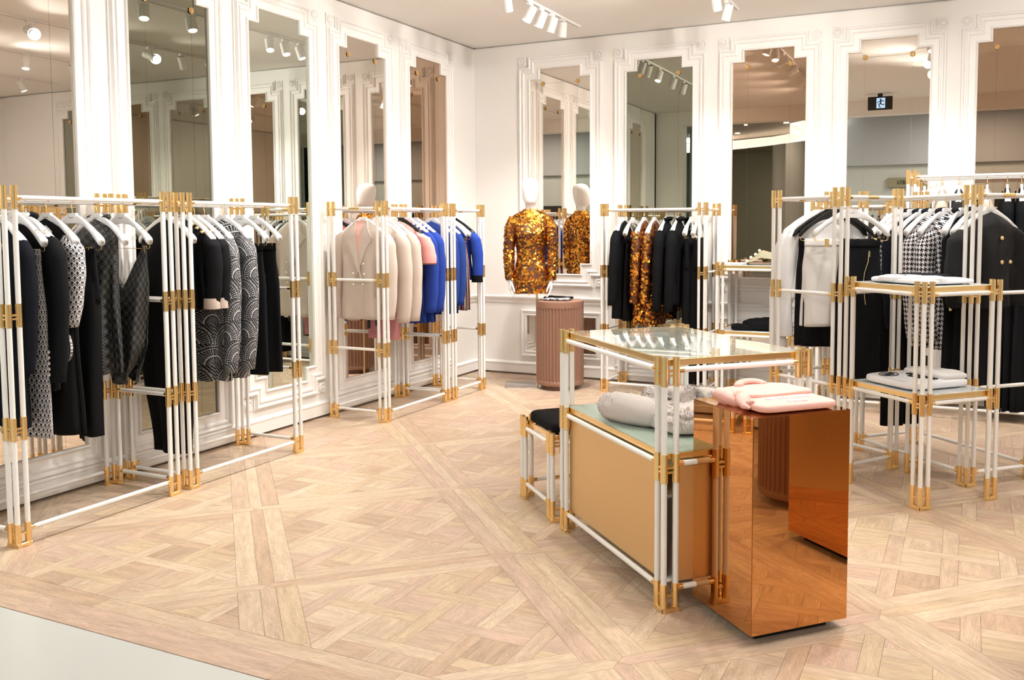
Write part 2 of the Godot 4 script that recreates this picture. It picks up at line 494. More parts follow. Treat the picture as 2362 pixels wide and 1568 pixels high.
# one wall bay: moulded frame and rosettes on the wall, a mirror of four panes as a thing of its own
func bay(wall: Node3D, o: Vector3, U: Vector3, N: Vector3, c: float, m_key: String, label: String, notched: bool, yb: float, panes := true) -> void:
	var pl := outline(notched, yb)
	var m := MB.new()
	ring(m, pl, FRAME, o + U * c, U, N)
	put("panel_moulding", m.mesh(), mt.trim, wall)
	var B := Basis(U, N, U.cross(N))
	var spots := [Vector2(-0.383, 2.938), Vector2(0.383, 2.938)]
	if notched:
		spots.append_array([Vector2(-0.383, yb - 0.078), Vector2(0.383, yb - 0.078)])
	for s in spots:
		var r := put("rosette", rosette_mesh, mt.trim, wall)
		r.transform = Transform3D(B, o + U * (c + s.x) + Vector3.UP * s.y + N * 0.001)
	var t := node("wall_mirror", label, "mirror", o + U * c + N * 0.002, Basis.IDENTITY, "tall panel mirrors")
	var pieces := []
	if panes:
		var low := PackedVector2Array([Vector2(-0.1728, yb), Vector2(0.1728, yb), Vector2(0.1728, 2.7215), Vector2(-0.1728, 2.7215)])
		pieces.append(low)
		for s in [-1.0, 1.0]:
			var p := PackedVector2Array()
			if notched:
				p.append_array([Vector2(0.30 * s, yb + 0.097), Vector2(0.203 * s, yb + 0.097), Vector2(0.203 * s, yb), Vector2(0.1738 * s, yb)])
			else:
				p.append_array([Vector2(0.30 * s, yb), Vector2(0.1738 * s, yb)])
			p.append_array([Vector2(0.1738 * s, 2.723), Vector2(0.203 * s, 2.762), Vector2(0.30 * s, 2.762)])
			pieces.append(p)
		pieces.append(PackedVector2Array([Vector2(-0.172, 2.7235), Vector2(0.172, 2.7235), Vector2(0.203, 2.7645), Vector2(0.203, 2.857), Vector2(-0.203, 2.857), Vector2(-0.203, 2.7645)]))
	else:
		pieces.append(pl)
	var k := 0
	for p in pieces:
		var mm := MB.new()
		var UU := U if U.cross(Vector3.UP).dot(N) > 0 else -U
		var pts := PackedVector2Array()
		for q in p:
			pts.append(Vector2(q.x * (1.0 if UU == U else -1.0), q.y))
		var tilt: float = [0.0, 0.0016, -0.0018, 0.0008][k]
		mm.prism(pts, Vector3.ZERO, (UU + N * tilt).normalized(), Vector3.UP, 0.005)
		put("mirror_pane", mm.mesh(), mt[m_key], t)
		k += 1
	var bk := MB.new()
	bk.box(Vector3(0, (yb + 2.75) * 0.5 + 0.02, 0), (U.abs() * 0.58 + N.abs() * 0.001 + Vector3.UP * (2.72 - yb - 0.12)))
	put("backing", bk.mesh(), mt.hanger_ring, t)
	if panes:
		for s in [-1.0, 1.0]:
			var kn := put("flower_clip", clip_mesh, mt.gold, t)
			kn.transform = Transform3D(B, U * 0.173 * s + Vector3.UP * 2.722 + N * 0.006)

func lower_panel(wall: Node3D, o: Vector3, U: Vector3, N: Vector3, c: float, label: String) -> void:
	var pl := PackedVector2Array([Vector2(-0.355, 0.23), Vector2(0.355, 0.23), Vector2(0.355, 0.566), Vector2(-0.355, 0.566)])
	var m := MB.new()
	ring(m, pl, SMALLFRAME, o + U * c, U, N)
	put("panel_moulding", m.mesh(), mt.trim, wall)
	var mm := MB.new()
	mm.prism(pl, Vector3.ZERO, U, Vector3.UP, 0.006)
	var q := put("dado_mirror", mm.mesh(), mt.m_clear)
	q.position = o + U * c + N * (0.001 if U.cross(Vector3.UP).dot(N) > 0 else 0.008)
	tag(q, label, "mirror", "low dado mirrors")

func long_strip(a: Vector3, b: Vector3, prof: Array, N: Vector3) -> ArrayMesh:
	var m := MB.new()
	for k in prof.size() - 1:
		var p: Vector2 = prof[k]; var q: Vector2 = prof[k + 1]
		var nn := (N * (q.y - p.y) - Vector3.UP * (q.x - p.x)).normalized()
		m.quad(a + N * p.x + Vector3.UP * p.y, b + N * p.x + Vector3.UP * p.y, b + N * q.x + Vector3.UP * q.y, a + N * q.x + Vector3.UP * q.y, nn)
	return m.mesh()

const BASE := [Vector2(0, 0.018), Vector2(0.024, 0.018), Vector2(0.024, 0.096), Vector2(0.028, 0.1), Vector2(0.028, 0.108), Vector2(0.018, 0.116), Vector2(0.01, 0.124), Vector2(0, 0.124)]
const DADO := [Vector2(0, 0.678), Vector2(0.008, 0.682), Vector2(0.012, 0.694), Vector2(0.012, 0.712), Vector2(0.024, 0.722), Vector2(0.03, 0.734), Vector2(0.03, 0.744), Vector2(0.02, 0.75), Vector2(0, 0.752)]

func build_room() -> void:
	var o := Vector3.ZERO
	# walls are slabs with a shadow gap under the ceiling and over the floor
	var specs := [["left", Vector3(-0.12, 1.557, 2.8), Vector3(0.24, 3.08, 6.1)], ["back", Vector3(3.5, 1.557, -0.12), Vector3(7.0, 3.08, 0.24)], ["right", Vector3(7.12, 1.557, 2.8), Vector3(0.24, 3.08, 6.1)]]
	var walls := {}
	for s in specs:
		var m := MB.new()
		m.box(s[1], s[2])
		var w := put("wall_" + s[0], m.mesh(), mt.wall)
		structure(w, "white panelled shop wall with mouldings and rosettes")
		walls[s[0]] = w
		var g := MB.new()
		var inn: Vector3 = (Vector3(3.5, 0, 2.8) - s[1]) * Vector3(1, 0, 1)
		inn = Vector3(signf(inn.x), 0, 0) if s[0] != "back" else Vector3(0, 0, 1)
		for y in [0.006, 3.106]:
			g.box(Vector3(s[1].x, y, s[1].z) - inn * 0.03, Vector3(s[2].x, 0.03, s[2].z))
		put("recessed_strip", g.mesh(), mt.wall, w)
	var m := MB.new()
	m.box(Vector3(3.5, CEIL + 0.15, 2.8), Vector3(7.5, 0.3, 6.1))
	structure(put("ceiling", m.mesh(), mt.ceiling), "plain off-white plaster ceiling")
	m = MB.new()
	m.box(Vector3(3.5, 3.2, 5.74), Vector3(7.4, 0.58, 0.22)); m.box(Vector3(0.21, 1.455, 5.74), Vector3(0.46, 2.91, 0.22))
	structure(put("wall_front", m.mesh(), mt.wall), "plaster bulkhead above the open shopfront")
	# left wall bays, right to left in the photograph
	var LU := Vector3(0, 0, 1); var LN := Vector3(1, 0, 0)
	bay(walls.left, o, LU, LN, 0.852, "m_bronze", "bronze tinted wall mirror beside the room corner, behind the blue jackets", false, 0.245)
	bay(walls.left, o, LU, LN, 1.802, "m_rose", "clear wall mirror with flower clips behind the cream tweed blazers", false, 0.245)
	bay(walls.left, o, LU, LN, 2.747, "m_green", "clear wall mirror without clips, stepped at its lower corners too", true, 0.30, false)
	bay(walls.left, o, LU, LN, 3.695, "m_grey", "dark grey-green wall mirror between two clear ones on the side wall", false, 0.232)
	bay(walls.left, o, LU, LN, 4.645, "m_rose", "clear wall mirror behind the rack with the monochrome print coat", false, 0.232)
	var BU := Vector3(1, 0, 0); var BN := Vector3(0, 0, 1)
	bay(walls.back, o, BU, BN, 0.901, "m_rose", "clear wall mirror behind the mannequin in the gold dress", true, 0.967)
	bay(walls.back, o, BU, BN, 1.848, "m_grey", "grey-green tinted wall mirror behind the rack with gold sequin dresses", false, 0.245)
	bay(walls.back, o, BU, BN, 2.79, "m_bronze", "bronze wall mirror behind the low shelf with the olive bag", true, 0.967)
	bay(walls.back, o, BU, BN, 3.712, "m_rose", "clear wall mirror that reflects the exit sign", false, 0.245)
	bay(walls.back, o, BU, BN, 4.64, "m_bronze", "bronze wall mirror behind the tallest clothes rack", true, 0.967)
	bay(walls.back, o, BU, BN, 5.58, "m_grey", "grey tinted wall mirror on the back wall past the tallest rack", false, 0.245)
	for c in [0.901, 2.79, 4.64]:
		lower_panel(walls.back, o, BU, BN, c, {0.901: "low mirror in the dado behind the fluted drum", 2.79: "low mirror in the dado behind the low marble shelf", 4.64: "low mirror in the dado behind the tallest rack"}[c])
	var RU := Vector3(0, 0, 1); var RN := Vector3(-1, 0, 0)
	# skirting and dado rails
	structure(put("baseboard_left", long_strip(Vector3(0, 0, 0), Vector3(0, 0, 5.56), BASE, LN), mt.trim), "white moulded skirting board")
	structure(put("baseboard_back", long_strip(Vector3(0, 0, 0), Vector3(7, 0, 0), BASE, BN), mt.trim), "white moulded skirting board")
	structure(put("baseboard_right", long_strip(Vector3(7, 0, 0), Vector3(7, 0, 5.56), BASE, RN), mt.trim), "white moulded skirting board")
	var k := 1
	for s in [[Vector3(0, 0, 0), Vector3(0, 0, 0.426), LN], [Vector3(0, 0, 0), Vector3(1.422, 0, 0), BN], [Vector3(2.274, 0, 0), Vector3(3.286, 0, 0), BN], [Vector3(4.138, 0, 0), Vector3(5.154, 0, 0), BN], [Vector3(6.006, 0, 0), Vector3(7, 0, 0), BN]]:
		structure(put("trim_%d" % k, long_strip(s[0], s[1], DADO, s[2]), mt.trim), "white dado rail")
		k += 1

# ---------------------------------------------------------------- parquet
func board(poly: PackedVector2Array, along: Vector2, off: Vector2) -> ArrayMesh:
	var inset := Geometry2D.offset_polygon(poly, -0.0005)
	if inset.is_empty(): return null
	var p: PackedVector2Array = inset[0]
	var m := MB.new()
	var tr := Geometry2D.triangulate_polygon(p)
	if tr.is_empty(): return null
	var side := Vector2(-along.y, along.x)
	for q in p:
		m.vert(Vector3(q.x, 0, q.y), Vector3.UP, Vector2(q.dot(along) * 0.62, q.dot(side) * 2.1) + off)
	for i in range(0, tr.size(), 3):
		m.face(tr[i], tr[i + 1], tr[i + 2], Vector3.UP)
	var c := Vector2.ZERO
	for q in p: c += q / p.size()
	for i in p.size():
		var a := p[i]; var b := p[(i + 1) % p.size()]
		var e := (b - a).normalized()
		var out := Vector2(e.y, -e.x)
		if out.dot((a + b) * 0.5 - c) < 0: out = -out
		m.quad(Vector3(a.x, 0, a.y), Vector3(b.x, 0, b.y), Vector3(b.x, -0.005, b.y), Vector3(a.x, -0.005, a.y), Vector3(out.x, 0, out.y))
	return m.mesh()

func build_floor() -> void:
	var m := MB.new()
	m.box(Vector3(3.5, -0.104, 2.77), Vector3(7.4, 0.2, 5.58))
	var fl := put("floor", m.mesh(), mt.joint)
	structure(fl, "pale oak parquet laid in diagonal basket-weave panels")
	var area := PackedVector2Array([Vector2(-0.02, -0.02), Vector2(7.02, -0.02), Vector2(7.02, 5.332), Vector2(-0.02, 5.332)])
	var r := RandomNumberGenerator.new(); r.seed = 5
	var todo := []   # [kind, polygon, grain direction]
	var N0 := Vector2(1.85, 3.53)
	var A := 0.731
	var d1 := Vector2(1, 1).normalized(); var d2 := Vector2(1, -1).normalized()
	var P := A * sqrt(2.0)
	var rect := func(c: Vector2, a: Vector2, b: Vector2, x0: float, x1: float, y0: float, y1: float) -> PackedVector2Array:
		return PackedVector2Array([c + a * x0 + b * y0, c + a * x1 + b * y0, c + a * x1 + b * y1, c + a * x0 + b * y1])
	var ax := Vector2(1, 0); var az := Vector2(0, 1)
	for i in range(-7, 9):
		for j in range(-7, 9):
			var nd := N0 + d1 * P * i + d2 * P * j
			if nd.x < -1.6 or nd.x > 8.6 or nd.y < -1.6 or nd.y > 7.0: continue
			var h := 0.03
			# bands leaving the crossing, mitred into the crossing square
			todo.append(["band", PackedVector2Array([nd + d1 * 0.0, nd + d1 * h + d2 * h, nd + d1 * (P - h) + d2 * h, nd + d1 * P, nd + d1 * (P - h) - d2 * h, nd + d1 * h - d2 * h]), d1])
			todo.append(["band", PackedVector2Array([nd, nd + d2 * h + d1 * h, nd + d2 * (P - h) + d1 * h, nd + d2 * P, nd + d2 * (P - h) - d1 * h, nd + d2 * h - d1 * h]), d2])
			var c := nd + d1 * P * 0.5 + d2 * P * 0.5
			var e := P * 0.5 - h; var f := e - 0.082
			for s in [-1.0, 1.0]:
				todo.append(["border", rect.call(c, d1, d2, -e, e, s * f, s * e), d1])
				todo.append(["border", rect.call(c, d1, d2, s * f, s * e, -f, f), d2])
			var dia := rect.call(c, d1, d2, -f, f, -f, f) as PackedVector2Array
			var t := 0.2185; var w := 0.0325
			for a in range(-3, 4):
				for b in range(-3, 4):
					# square between strips
					var q := rect.call(c, ax, az, a * t + w, (a + 1) * t - w, b * t + w, (b + 1) * t - w) as PackedVector2Array
					for z in Geometry2D.intersect_polygons(q, dia):
						todo.append(["block", z, ax if posmod(a + b, 2) == 0 else az])
					# a strip runs over this crossing and stops at its neighbours
					var s := rect.call(c, ax, az, a * t - t + w, a * t + t - w, b * t - w, b * t + w) as PackedVector2Array
					var g := ax
					if posmod(a + b, 2) == 0:
						s = rect.call(c, ax, az, a * t - w, a * t + w, b * t - t + w, b * t + t - w) as PackedVector2Array
						g = az
					for z in Geometry2D.intersect_polygons(s, dia):
						todo.append(["strip", z, g])
	var pieces := {"band": [], "border": [], "block": [], "strip": []}
	var eye := Vector2(3.2, 6.1)
	for q in todo:
		for z in Geometry2D.intersect_polygons(q[1], area):
			var ar := 0.0; var c := Vector2.ZERO
			for i in z.size():
				ar += z[i].cross(z[(i + 1) % z.size()]) * 0.5; c += z[i] / z.size()
			if absf(ar) < 0.0006 or z.size() < 3: continue
			pieces[q[0]].append([c.distance_to(eye) + maxf(0, c.x - 4.6) * 2.0, z, q[2]])
	var names := {"band": "parquet_band", "border": "parquet_border", "block": "parquet_block", "strip": "parquet_strip"}
	for kind in pieces:
		var l: Array = pieces[kind]
		l.sort_custom(func(a, b): return a[0] < b[0])
		var rest := [MB.new(), MB.new(), MB.new()]
		for i in l.size():
			var off := Vector2(r.randf() * 7.0, r.randf() * 7.0)
			var tone := r.randi() % 7
			if kind != "block" and tone == 5: tone = 3
			var bm := board(l[i][1], l[i][2], off)
			if bm == null: continue
			if i < 280:
				put(names[kind], bm, mt["oak%d" % tone], fl)
			else:
				var acc: MB = rest[i % 3]
				var base := acc.v.size()
				var arr := bm.surface_get_arrays(0)
				acc.v.append_array(arr[Mesh.ARRAY_VERTEX]); acc.n.append_array(arr[Mesh.ARRAY_NORMAL]); acc.t.append_array(arr[Mesh.ARRAY_TEX_UV])
				for x in arr[Mesh.ARRAY_INDEX]: acc.ix.append(x + base)
		for k in 3:
			if rest[k].v.size() > 0:
				put("far_" + names[kind], rest[k].mesh(), mt["oak%d" % [0, 2, 6][k]], fl).set_meta("kind", "stuff")
	# two rows of straight boards along the shopfront
	var x := -0.02
	for row in [[5.333, 5.416], [5.416, 5.558]]:
		x = -0.02 - r.randf()
		while x < 7.0:
			var x2 := minf(x + 1.1 + r.randf() * 0.6, 7.02)
			var bm := board(rect.call(Vector2.ZERO, ax, az, maxf(x, -0.02), x2, row[0], row[1]), ax, Vector2(r.randf() * 5, r.randf() * 5))
			if bm: put("threshold_board", bm, mt["oak%d" % [2, 1, 6, 0][r.randi() % 4]], fl)
			x = x2

# ---------------------------------------------------------------- the mall outside
func build_mall() -> void:
	var m := MB.new()
	m.box(Vector3(2.5, -0.102, 13.05), Vector3(30, 0.2, 14.98))
	structure(put("floor_mall", m.mesh(), mt.mall_floor), "glossy white mall floor outside the shop")
	m = MB.new()
	m.box(Vector3(2.5, 3.75, 13.2), Vector3(30, 0.2, 14.7))
	structure(put("ceiling_mall", m.mesh(), mt.mall_ceiling), "mall ceiling")
	m = MB.new()
	m.box(Vector3(-6.2, 1.8, 5.7), Vector3(12.4, 3.9, 0.25)); m.box(Vector3(12.4, 1.8, 5.7), Vector3(10.8, 3.9, 0.25)); m.box(Vector3(3.5, 3.4, 5.9), Vector3(20, 0.7, 0.1))
	structure(put("wall_mall_near", m.mesh(), mt.mall_grey), "mall front either side of the shop")
	m = MB.new()
	m.box(Vector3(-12.5, 1.8, 13), Vector3(0.2, 3.9, 15)); m.box(Vector3(17.5, 1.8, 13), Vector3(0.2, 3.9, 15)); m.box(Vector3(2.5, 1.8, 20.5), Vector3(30, 3.9, 0.2))
	structure(put("wall_mall_far", m.mesh(), mt.mall_green), "far mall wall")
	# shop across the concourse
	var t := node("shopfront_opposite", "pale shopfront across the mall seen in the mirrors", "shopfront", Vector3(6.9, 0, 12.2))
	m = MB.new(); m.box(Vector3(0, 1.31, 0), Vector3(10.2, 2.62, 0.3))
	put("facade", m.mesh(), mt.mall_pale, t)
	m = MB.new(); m.box(Vector3(0, 3.13, -0.05), Vector3(10.2, 1.02, 0.4))
	put("fascia", m.mesh(), mt.mall_grey, t)
	for x in [-2.2, 1.2]:
		m = MB.new(); m.box(Vector3(x, 0.95, -0.16), Vector3(1.4, 1.9, 0.04))
		put("shop_window", m.mesh(), mt.mall_dark, t)
	var s := node("shop_sign", "grey sign with dark capital letters on the shop across the mall", "sign", Vector3(3.35, 2.26, 12.0))
	m = MB.new(); m.box(Vector3.ZERO, Vector3(1.05, 0.19, 0.06))
	put("sign_board", m.mesh(), mt.olive, s)
	var tm := TextMesh.new()
	tm.text = "MIU MIU"; tm.font_size = 32; tm.pixel_size = 0.0032; tm.depth = 0.006
	var fo := SystemFont.new(); fo.font_names = PackedStringArray(["Droid Sans"]); tm.font = fo
	var l := put("lettering", tm, mt.ink, s)
	l.transform = Transform3D(turn(180), Vector3(-0.13, 0, -0.036))
	# columns and the pale cove in the open concourse
	for p in [Vector2(-1.3, 13.5), Vector2(0.5, 15.6), Vector2(-0.2, 17.6), Vector2(-3.4, 15.2), Vector2(-6.0, 13.6)]:
		m = MB.new(); m.lathe([Vector2(0.34, 0), Vector2(0.34, 3.66)], Vector3.ZERO, 28)
		var c := put("mall_column", m.mesh(), mt.mall_pale)
		c.position = Vector3(p.x, 0, p.y)
		tag(c, "round pale column in the mall concourse", "column", "concourse columns")
	m = MB.new()
	var rows := []
	for e in [[0.0, 0.0], [0.0, 0.2], [0.9, 0.32], [0.9, 0.12]]:
		var row := PackedVector3Array()
		for k in 17:
			var a := lerpf(-0.2, 1.6, k / 16.0)
			row.append(Vector3(-4.5 + (5.6 + e[0]) * cos(a), 3.3 + e[1], 12.2 + (3.4 + e[0]) * sin(a)))
		rows.append(row)
	m.grid(rows, false)
	var cv := put("cove_light", m.mesh(), mt.panel_glow)
	tag(cv, "curved lit cove hanging in the mall concourse", "light")
	for p in [Vector2(-0.5, 10.4), Vector2(4.5, 10.4), Vector2(9.0, 10.4), Vector2(-5.5, 10.4), Vector2(1.0, 8.0), Vector2(7.5, 8.0), Vector2(-2.0, 15.5), Vector2(0.8, 18.2)]:  # unseen panels added for ambient light; the last pair brightens the far mall
		var q := node("added_ceiling_panel", "square lit panel added in the mall ceiling as fill", "ceiling light", Vector3(p.x, 3.645, p.y), Basis.IDENTITY, "added mall ceiling panels")
		m = MB.new(); m.box(Vector3.ZERO, Vector3(1.2, 0.02, 1.2))
		put("light_diffuser", m.mesh(), mt.panel_glow, q)
		var al := AreaLight3D.new()
		al.area_size = Vector2(1.2, 1.2); al.light_energy = MALL; al.light_color = Color(1, 0.985, 0.96); al.shadow_enabled = true
		al.area_range = 30.0
		q.add_child(al); al.position = Vector3(0, -0.03, 0); al.rotation_degrees = Vector3(-90, 0, 0)
	# row of small downlights in the concourse
	for k in 14:
		m = MB.new(); m.tube(Vector3.ZERO, Vector3(0, -0.02, 0), 0.06, 12)
		var dl := put("downlight", m.mesh(), mt.lens)
		dl.position = Vector3(-3.8 + (k % 4) * 1.5 + 0.3 * (k % 3), 3.65, 12.6 + (k / 4) * 1.7)
		tag(dl, "small round downlight in the mall ceiling", "ceiling light", "concourse downlights")

# ---------------------------------------------------------------- track lights
func spot_head(x: float, z: float, aim: Vector3, e: float, ang: float, label: String) -> void:
	var at := Vector3(x, CEIL - 0.018, z)
	var t := node("track_spotlight", label, "spotlight", at, Basis.IDENTITY, "ceiling track spotlights")
	if not mt.has("_adapter"):
		var m := MB.new(); m.box(Vector3(0, -0.012, 0), Vector3(0.03, 0.024, 0.075), Basis.IDENTITY, 0.003); m.tube(Vector3(0, -0.02, 0), Vector3(0, -0.06, 0), 0.008, 8)
		mt["_adapter"] = m.mesh()
		m = MB.new(); m.lathe([Vector2(0, 0.062), Vector2(0.03, 0.062), Vector2(0.037, 0.055), Vector2(0.0375, -0.06), Vector2(0.034, -0.06), Vector2(0.033, -0.05), Vector2(0, -0.05)], Vector3.ZERO, 20)
		mt["_can"] = m.mesh()
		m = MB.new(); m.tube(Vector3(0, -0.052, 0), Vector3(0, -0.055, 0), 0.031, 18)
		mt["_lens"] = m.mesh()
	put("adapter", mt["_adapter"], mt.spot, t)
	var head := at + Vector3(0, -0.085, 0)
	var dir := (aim - head).normalized()
	var yv := -dir
	var xv := yv.cross(Vector3(0.13, 0.2, 1)).normalized()
	var B := Basis(xv, yv, xv.cross(yv))
	var c := put("lamp_housing", mt["_can"], mt.spot, t)
	c.transform = Transform3D(B, Vector3(0, -0.085, 0))
	var ln := put("lamp_lens", mt["_lens"], mt.lens, c)
	ln.position = Vector3.ZERO
	var s := SpotLight3D.new()
	s.light_energy = e; s.spot_angle = ang; s.spot_angle_attenuation = 1.0; s.light_size = 0.045; s.spot_range = 12.0; s.spot_attenuation = 2.0
	s.light_color = Color(1.0, 0.98, 0.955); s.shadow_enabled = true
	t.add_child(s)
	s.transform = Transform3D(Basis(xv, xv.cross(dir), -dir) if false else Basis.looking_at(dir, Vector3(0.13, 0.2, 1)), Vector3(0, -0.085, 0) + dir * 0.062)

func build_tracks() -> void:
	var k := 0
	for x in [1.275, 2.625, 3.97, 5.32]:
		var m := MB.new()
		m.box(Vector3(0, -0.009, 0), Vector3(0.034, 0.018, 4.7), Basis.IDENTITY, 0.002)
		var t := node("light_track", "white ceiling light track %s" % ["nearest the side wall of hanging jackets", "over the fluted drum and glass table", "over the marble shelf unit", "farthest from the side wall of hanging jackets"][k], "track", Vector3(x, CEIL, 2.8), Basis.IDENTITY, "ceiling light tracks")
		put("track_rail", m.mesh(), mt.spot, t)
		m = MB.new(); m.box(Vector3(0, -0.0185, 0), Vector3(0.008, 0.002, 4.66))
		put("track_slot", m.mesh(), mt.hanger_ring, t)
		k += 1
	var heads := [
		[1.275, 0.8, Vector3(0.95, 1, 0.45), 0.5, 44, "mannequin"],
		[1.275, 1.005, Vector3(0.45, 0.8, 0.9), 0.45, 46, "room corner"],
		[1.275, 1.21, Vector3(0.4, 0.8, 1.5), 0.5, 46, "blue jackets"],
		[1.275, 1.41, Vector3(0.4, 0.8, 2.1), 0.5, 46, "cream blazers"],
		[1.275, 1.785, Vector3(1.05, 0.7, 0.6), 0.5, 40, "fluted drum"],
		[1.275, 2.3, Vector3(0.3, 0.7, 2.7), 0.4, 48, "plain clear mirror"],
		[1.275, 2.75, Vector3(0.45, 0.8, 3.45), 0.5, 46, "black skirts"],
		[1.275, 3.2, Vector3(0.4, 0.8, 3.95), 0.5, 46, "beaded dresses"],
		[1.275, 3.7, Vector3(0.4, 0.8, 4.55), 0.5, 46, "dark velvet dress"],
		[1.275, 4.15, Vector3(0.45, 0.7, 5), 0.5, 46, "print coat"],
		[2.625, 0.785, Vector3(1.95, 0.9, 0.35), 0.5, 44, "sequin dress rack"],
		[2.625, 1.12, Vector3(2.8, 1, 0.3), 0.45, 44, "olive bag"],
		[2.625, 1.5, Vector3(0, 1.7, 1.2), 1, 58, "side wall by the corner, added wash"],  # unseen flood heads added from here on to wash the side wall evenly
		[2.625, 2.1, Vector3(0, 1.7, 2.2), 1, 58, "side wall behind the cream blazers, added wash"],
		[2.625, 2.7, Vector3(0, 1.7, 3.1), 1, 58, "wall beside the plain clear mirror, added wash"],
		[2.625, 3.3, Vector3(0, 1.7, 4), 1, 58, "side wall behind the beaded dresses, added wash"],
		[2.625, 3.9, Vector3(0, 1.7, 4.9), 1, 58, "side wall near the shopfront, added wash"],
		[2.625, 3.6, Vector3(3.2, 0.7, 4.25), 0.6, 46, "furry jacket"],
		[2.625, 4.4, Vector3(2.2, 0, 4.7), 0.35, 55, "threshold boards"],
		[3.97, 0.85, Vector3(3.7, 1, 0.35), 0.45, 44, "exit sign mirror"],
		[3.97, 1.3, Vector3(4.3, 0.9, 0.4), 0.45, 46, "tallest rack"],
		[3.97, 1.8, Vector3(3.55, 1, 2.2), 0.5, 46, "white blouses"],
		[3.97, 2.2, Vector3(1, 1.7, 0), 1.1, 58, "back wall behind the mannequin, added wash"],  # flood heads aimed at the back wall are added to even its light
		[3.97, 2.5, Vector3(4.05, 0.8, 2.7), 0.5, 46, "marble shelves"],
		[3.97, 2.9, Vector3(2.3, 1.7, 0), 1.1, 58, "back wall behind the sequin dresses, added wash"],
		[3.97, 3.8, Vector3(3.7, 0.8, 4.5), 0.55, 44, "copper pedestal"],
		[3.97, 3.35, Vector3(3.5, 1.7, 0), 1.1, 58, "back wall behind the white blouses, added wash"],
		[3.97, 4.5, Vector3(3.2, 0, 5), 0.35, 55, "floor by the copper pedestal"],
		[5.32, 0.9, Vector3(4.7, 1, 0.4), 0.5, 46, "end bay of the back wall"],
		[5.32, 1.6, Vector3(4.3, 0.9, 2.1), 0.55, 46, "houndstooth jackets"],
		[5.32, 2.2, Vector3(7, 1.6, 1.5), 1, 60, "far side wall, added fill"],  # far side wall heads are added to brighten what the mirrors show
		[5.32, 2.7, Vector3(4.7, 1.7, 0), 1.1, 58, "back wall behind the tallest rack, added wash"],
		[5.32, 3.4, Vector3(7, 1.6, 3.5), 1, 60, "far side wall near the shopfront, added fill"],
		[5.32, 4, Vector3(4.6, 0.3, 3.7), 0.5, 52, "floor beyond the marble shelves"],
		[5.32, 4.5, Vector3(4.6, 0.4, 4.6), 0.5, 52, "second copper pedestal"]]
	for i in heads.size():
		var h: Array = heads[i]
		spot_head(h[0], h[1], h[2], h[3] * SPOT * (0.46 if h[4] > 57 else 1.0), h[4], "white cylinder spotlight on a track aimed at the %s" % h[5])  # the widest cones are the added wall fill

# ---------------------------------------------------------------- rack system
const SP := 0.048
var joint_cache := {}
func joint(kind: String, h: float) -> ArrayMesh:
	var key := "%s%.3f" % [kind, h]
	if joint_cache.has(key): return joint_cache[key]
	var m := MB.new()
	var pos := [Vector3.ZERO, Vector3(-SP, 0, 0), Vector3(0, 0, -SP)]
	for p in pos:
		var y0 := 0.0
		m.tube(p + Vector3(0, y0, 0), p + Vector3(0, h, 0), 0.0138, 12)
	for k in [1, 2]:
		var c: Vector3 = pos[k] * 0.5
		var sz := Vector3(SP, 0.008, 0.011) if k == 1 else Vector3(0.011, 0.008, SP)
		if kind == "foot":
			m.box(c + Vector3(0, 0.062, 0), sz)
			m.box(c + Vector3(0, 0.0095, 0), Vector3(SP + 0.026, 0.019, 0.0262) if k == 1 else Vector3(0.0262, 0.019, SP + 0.026), Basis.IDENTITY, 0.003)
		else:
			m.box(c + Vector3(0, h * 0.36, 0), sz)
			m.box(c + Vector3(0, h * 0.52, 0), sz * Vector3(1, 1.2, 1))
	joint_cache[key] = m.mesh()
	return joint_cache[key]

var tube_cache := {}
func tube_mesh(L: float, r: float, k := 12) -> ArrayMesh:
	var key := "%.4f_%.4f" % [L, r]
	if not tube_cache.has(key):
		var m := MB.new()
		m.tube(Vector3.ZERO, Vector3(L, 0, 0), r, k)
		tube_cache[key] = m.mesh()
	return tube_cache[key]

func rail(t: Node3D, a: Vector3, b: Vector3, called := "rail", collars := true, mid := false, r := 0.0105) -> void:
	var L := a.distance_to(b)
	var x := (b - a).normalized()
	var z := x.cross(Vector3.UP).normalized()
	var B := Basis(x, z.cross(x), z)
	var o := put(called, tube_mesh(L, r), mt.tube, t)
	o.transform = Transform3D(B, a)
	if collars:
		for s in [0.0, L - 0.028]:
			var c := put("collar", tube_mesh(0.028, 0.0118), mt.gold, o)
			c.position = Vector3(s, 0, 0)
	if mid:
		var c := put("collar", tube_mesh(0.085, 0.0118), mt.gold, o)
		c.position = Vector3(L * 0.5 - 0.0425, 0, 0)

